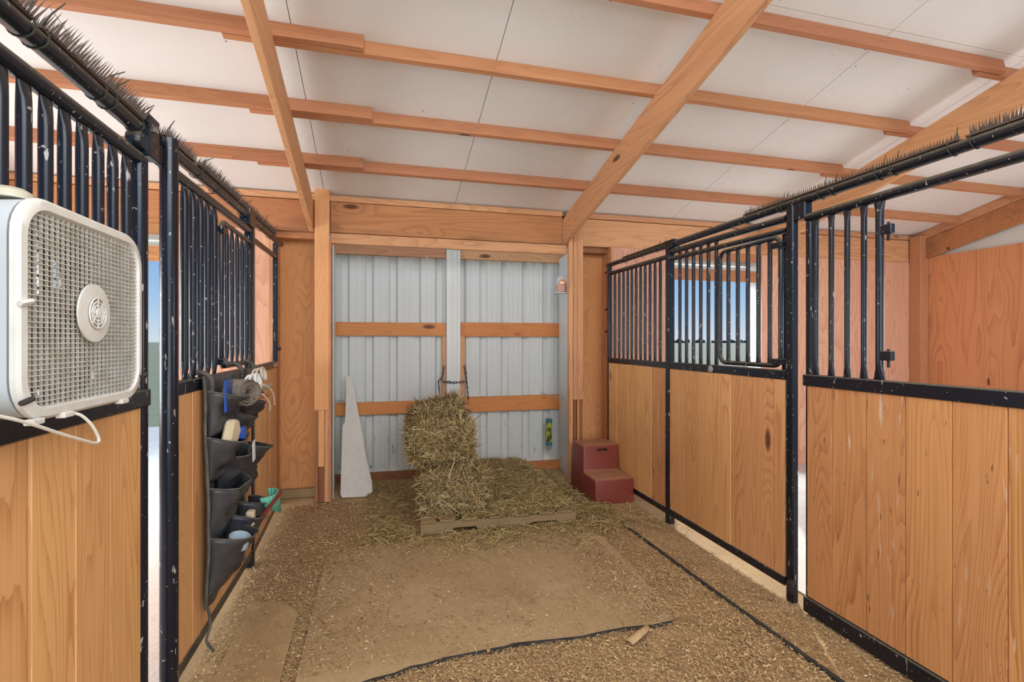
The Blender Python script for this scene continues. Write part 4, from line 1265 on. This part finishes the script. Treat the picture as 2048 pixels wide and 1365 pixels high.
# loose hay on and around the pallet
rr = random.Random(21)
def hay_h(x, y):
    hx = max(0, 1 - ((x - 1.12) / .75) ** 2) * max(0, 1 - ((y - 4.55) / .95) ** 2)
    return .05 * hx + .03 * max(0, noise.noise(Vector((x * 5, y * 5, 2)))) * hx
mb = MB()
mb.grid(lambda u, v: ((.72 + u * 1.08), 3.66 + v * 1.5, .085 + hay_h(.72 + u * 1.08, 3.66 + v * 1.5) * (1.0 if .72 + u * 1.08 < 1.5 else .2) - (.11 if (.72 + u * 1.08) > 1.46 else 0)), 36, 40)
o = mb.build('hay_heap', 'haymat', org=(1.2, 4.2, .08), smooth=True, kind='stuff', fix=False)
tag(o, 'matted layer of old hay covering the right half of the pallet', 'hay')
mb = MB()
for i in range(21000):
    t_ = rr.random()
    if t_ < .62:
        x, y = rr.uniform(.72, 1.52), rr.uniform(3.62, 5.15)
        z = .103 + hay_h(x, y) + rr.uniform(-.004, .022)
        if x > 1.46: z = rr.uniform(.004, .05)
    elif t_ < .80:
        x, y = rr.gauss(1.0, .5), rr.gauss(3.55, .16); z = rr.uniform(.004, .03)
        if y > 3.60: z += .09 if .3 < x < 1.45 else 0
    elif t_ < .93:
        x, y = rr.uniform(1.42, 1.86), rr.uniform(3.7, 5.1); z = rr.uniform(.004, .05)
        if x > 1.74 and y > 3.9: continue
    else:
        x, y = rr.uniform(-.1, .3), rr.uniform(3.5, 5.1); z = rr.uniform(.004, .03)
    if .22 < x < .82 and y > 3.70: continue
    if .28 < x < .80 and y > 3.56 and z > .08 and rr.random() < .6: continue
    d = Vector((rr.gauss(0, 1), rr.gauss(0, 1), rr.gauss(0, .16)))
    L = rr.uniform(.03, .14)
    strand(mb, Vector((x, y, z)), d, L, rr.uniform(.0012, .0027), Vector((rr.gauss(0, .4), rr.gauss(0, .4), 1)), Vector((rr.gauss(0, .1), rr.gauss(0, .1), rr.uniform(0, .15))) * L)
o = mb.build('loose_hay', 'hayold', org=(1, 4.2, 0), kind='stuff', fix=False)
tag(o, 'loose hay stalks strewn over and around the pallet', 'hay')

# ------------------------------------------------------------------ mats and strips in the floor
def slab(name, mat, outline, z0, z1, label, cat, seed=0):
    o = MB().prism([(x, y, z0) for (x, y) in outline], (0, 0, z1 - z0)).build(name, mat, org=(outline[0][0], outline[0][1], 0))
    o.data.materials.append(M['rubber'])
    for p in o.data.polygons:
        if abs(p.normal.z) < .5: p.material_index = 1
    return tag(o, label, cat)
front = [(-.33, 2.02), (-.18, 2.085), (-.03, 2.128), (.06, 2.14), (.13, 2.168), (.19, 2.168), (.27, 2.188), (.43, 2.195), (.55, 2.20), (.60, 2.212), (.67, 2.205), (.80, 2.192), (.92, 2.182), (1.0, 2.192), (1.15, 2.197), (1.28, 2.182), (1.41, 2.19)]
outline = front + [(1.45, 2.40), (1.50, 2.80), (1.52, 3.2), (1.46, 3.5), (.6, 3.56), (-.2, 3.5), (-.33, 3.3)]
slab('rubber_mat', 'mat', outline, -.012, .017, 'large dust-covered floor mat in the middle of the aisle with a ragged front edge', 'mat')
slab('rubber_mat', 'soil', [(-.66, 1.0), (-.375, 1.0), (-.392, 2.2), (-.402, 2.76), (-.5, 2.9), (-.66, 2.9)], -.012, .009, 'narrow buried mat beside the left stall front, only its right edge showing', 'mat')
o = MB().prism([(1.785, 3.48, -.005), (1.800, 3.48, -.005), (1.812, 2.4, -.005), (1.846, 1.2, -.005), (1.822, 1.2, -.005), (1.796, 2.4, -.005)], (0, 0, .02)).build('edging_strip', 'rubber', org=(1.81, 2.4, 0), bevel=.003)
tag(o, 'long thin dark edging strip running along the floor on the right', 'edging')

# husk
mb = MB()
def hk(u, v):
    a = -.4 + 1.9 * u
    c_ = Vector((1.10 + .15 * u, 2.075 + .09 * u * u, .018 + .02 * sin(pi * u)))
    w_ = .022 * (1 - u * .3) * (v - .5) * 2
    return c_ + Vector((-w_ * .5, w_, .010 * (1 - (2 * v - 1) ** 2)))
mb.grid(hk, 10, 4)
o = mb.build('corn_husk', 'leaf', org=(1.15, 2.1, .01), smooth=True, solid=.002, fix=False)
tag(o, 'curled dry husk lying in front of the mat edge', 'husk')

# wood chips and straw bits over the aisle floor
rr = random.Random(77)
mb = MB()
n = 0
while n < 90000:
    y = 1.25 + (rr.random() ** 1.15) * 3.32; x = rr.uniform(-.76, 2.13)
    on_mat = (-.33 < x < 1.46 and 2.2 < y < 3.5)
    if on_mat and rr.random() > (.10 + .35 * max(0, (y - 3.1) / .4) + .4 * max(0, (.15 - x) / .48) + 1.3 * max(0, (x + .08 * noise.noise(Vector((x * 3, y * 3, 4))) - 1.12) / .3)): continue
    if not on_mat and noise.noise(Vector((x * 2.0, y * 2.0, 9))) < rr.uniform(-1.4, .0): continue
    if x > 1.86 and rr.random() < .45: continue
    if .28 < x < 1.46 and y > 3.6: continue
    if x > 1.77 and y > 3.92: continue
    n += 1
    z = (.0185 if on_mat else max(.002, floor_h(x, y) + .001)) + rr.uniform(0, .006)
    a = rr.uniform(0, pi * 2)
    L = rr.uniform(.0025, .0085) * (1.0 if rr.random() < .95 else 2.0); w_ = rr.uniform(.0010, .0032)
    d = Vector((cos(a), sin(a), rr.gauss(0, .25))) * L
    s_ = Vector((-sin(a), cos(a), rr.gauss(0, .35))) * w_
    p = Vector((x, y, z))
    mb.add([p - d - s_, p + d - s_ * .6, p + d + s_ * .7, p - d + s_], [(0, 1, 2, 3)])
o = mb.build('wood_chips', 'chips', org=(.6, 2.6, 0), kind='stuff', fix=False)
tag(o, 'wood chips and chaff scattered over the dirt floor', 'chips')
mb = MB()
for i in range(420):
    x, y = rr.uniform(-.6, 1.9), rr.uniform(1.6, 3.9)
    a = rr.uniform(0, pi); L = rr.uniform(.03, .11)
    if .28 < x < 1.46 and y > 3.55: continue
    strand(mb, Vector((x, y, .022)), Vector((cos(a), sin(a), 0)), L, rr.uniform(.0008, .0014), Vector((0, 0, 1)), Vector((rr.gauss(0, .12), rr.gauss(0, .12), .05)) * L)
o = mb.build('straw_bits', 'hay', org=(.6, 2.6, 0), kind='stuff', fix=False)
tag(o, 'single hay stalks lying about on the mat and floor', 'straw')
rr = random.Random(5)
mb = MB()
for i in range(60):
    x, y = rr.uniform(-.6, .8), rr.uniform(1.9, 3.7)
    q = rr.uniform(.005, .012)
    mb.lathe((x, y, .010), (rr.uniform(-.2, .2), rr.uniform(-.2, .2), 1), [(q * .7, 0), (q, q * .5), (q * .8, q), (.0001, q * 1.25)], 7)
o = mb.build('small_clods', 'soil', org=(0, 2.8, 0), smooth=True, kind='stuff')
tag(o, 'small dusty clods and pebbles on the dirt floor left of centre', 'pebbles')

# ------------------------------------------------------------------ small things on the right jamb
shelf = box_thing('jar_shelf', 'trimwhite', 1.70, 1.84, 4.70, 4.80, 1.880, 1.892, 'tiny white shelf on the right door jamb under the plastic jar', 'shelf', bevel=.001)
jar = empty('feeder_jar', (1.775, 4.745, 1.893)); tag(jar, 'small cloudy plastic jar with an orange label on the right door jamb', 'jar')
JC = Vector((1.775, 4.745, 1.893))
MB().lathe(JC, (0, 0, 1), [(.050, 0), (.050, .12), (.044, .15), (.028, .170), (.0, .176)], 24).build('body', 'clear', jar, smooth=True)
MB().lathe(JC + Vector((.0, 0, .006)), (0, 0, 1), [(.046, 0), (.046, .07), (0, .07)], 24).build('contents', 'orange', jar, smooth=True)
def lab(u, v):
    a = radians(-140 + 85 * u)
    return JC + Vector((.0512 * cos(a), .0512 * sin(a), .072 + v * (.055 * sin(pi * (.15 + .7 * u)))))
MB().grid(lab, 10, 4).build('label_patch', 'orange', jar, smooth=True, fix=False)
def lab2(u, v):
    a = radians(-128 + 54 * u)
    return JC + Vector((.0518 * cos(a), .0518 * sin(a), .080 + v * .020))
MB().grid(lab2, 8, 2).build('label_print', 'white', jar, smooth=True, fix=False)

tube = empty('hanging_tube', (1.765, 5.10, .29)); tag(tube, 'yellow-green tube with teal caps hanging below the lower door rail', 'tube')
TC = Vector((1.765, 5.10, .24))
MB().lathe(TC + Vector((0, 0, .055)), (0, 0, 1), [(.030, 0), (.030, .245)], 20).build('body', 'tube', tube, smooth=True)
for dz in (.04, .285):
    MB().lathe(TC + Vector((0, 0, dz)), (0, 0, 1), [(.030, 0), (.035, .004), (.035, .030), (.028, .036)], 20).build('cap', 'teal', tube, smooth=True)
MB().lathe(TC + Vector((0, 0, .0)), (0, 0, 1), [(.016, 0), (.029, .012), (.029, .04)], 20).build('end_cup', 'galv', tube, smooth=True)
w = MB()
for s_ in (-1, 1):
    w.tube(smooth_pts([TC + Vector((s_ * .022, 0, .315)), TC + Vector((s_ * .006, .0, .36)), TC + Vector((-s_ * .008, .03, .40)), TC + Vector((0, .07, .43))]), .002, 5)
w.build('hanger_wire', 'galv', tube, smooth=True)
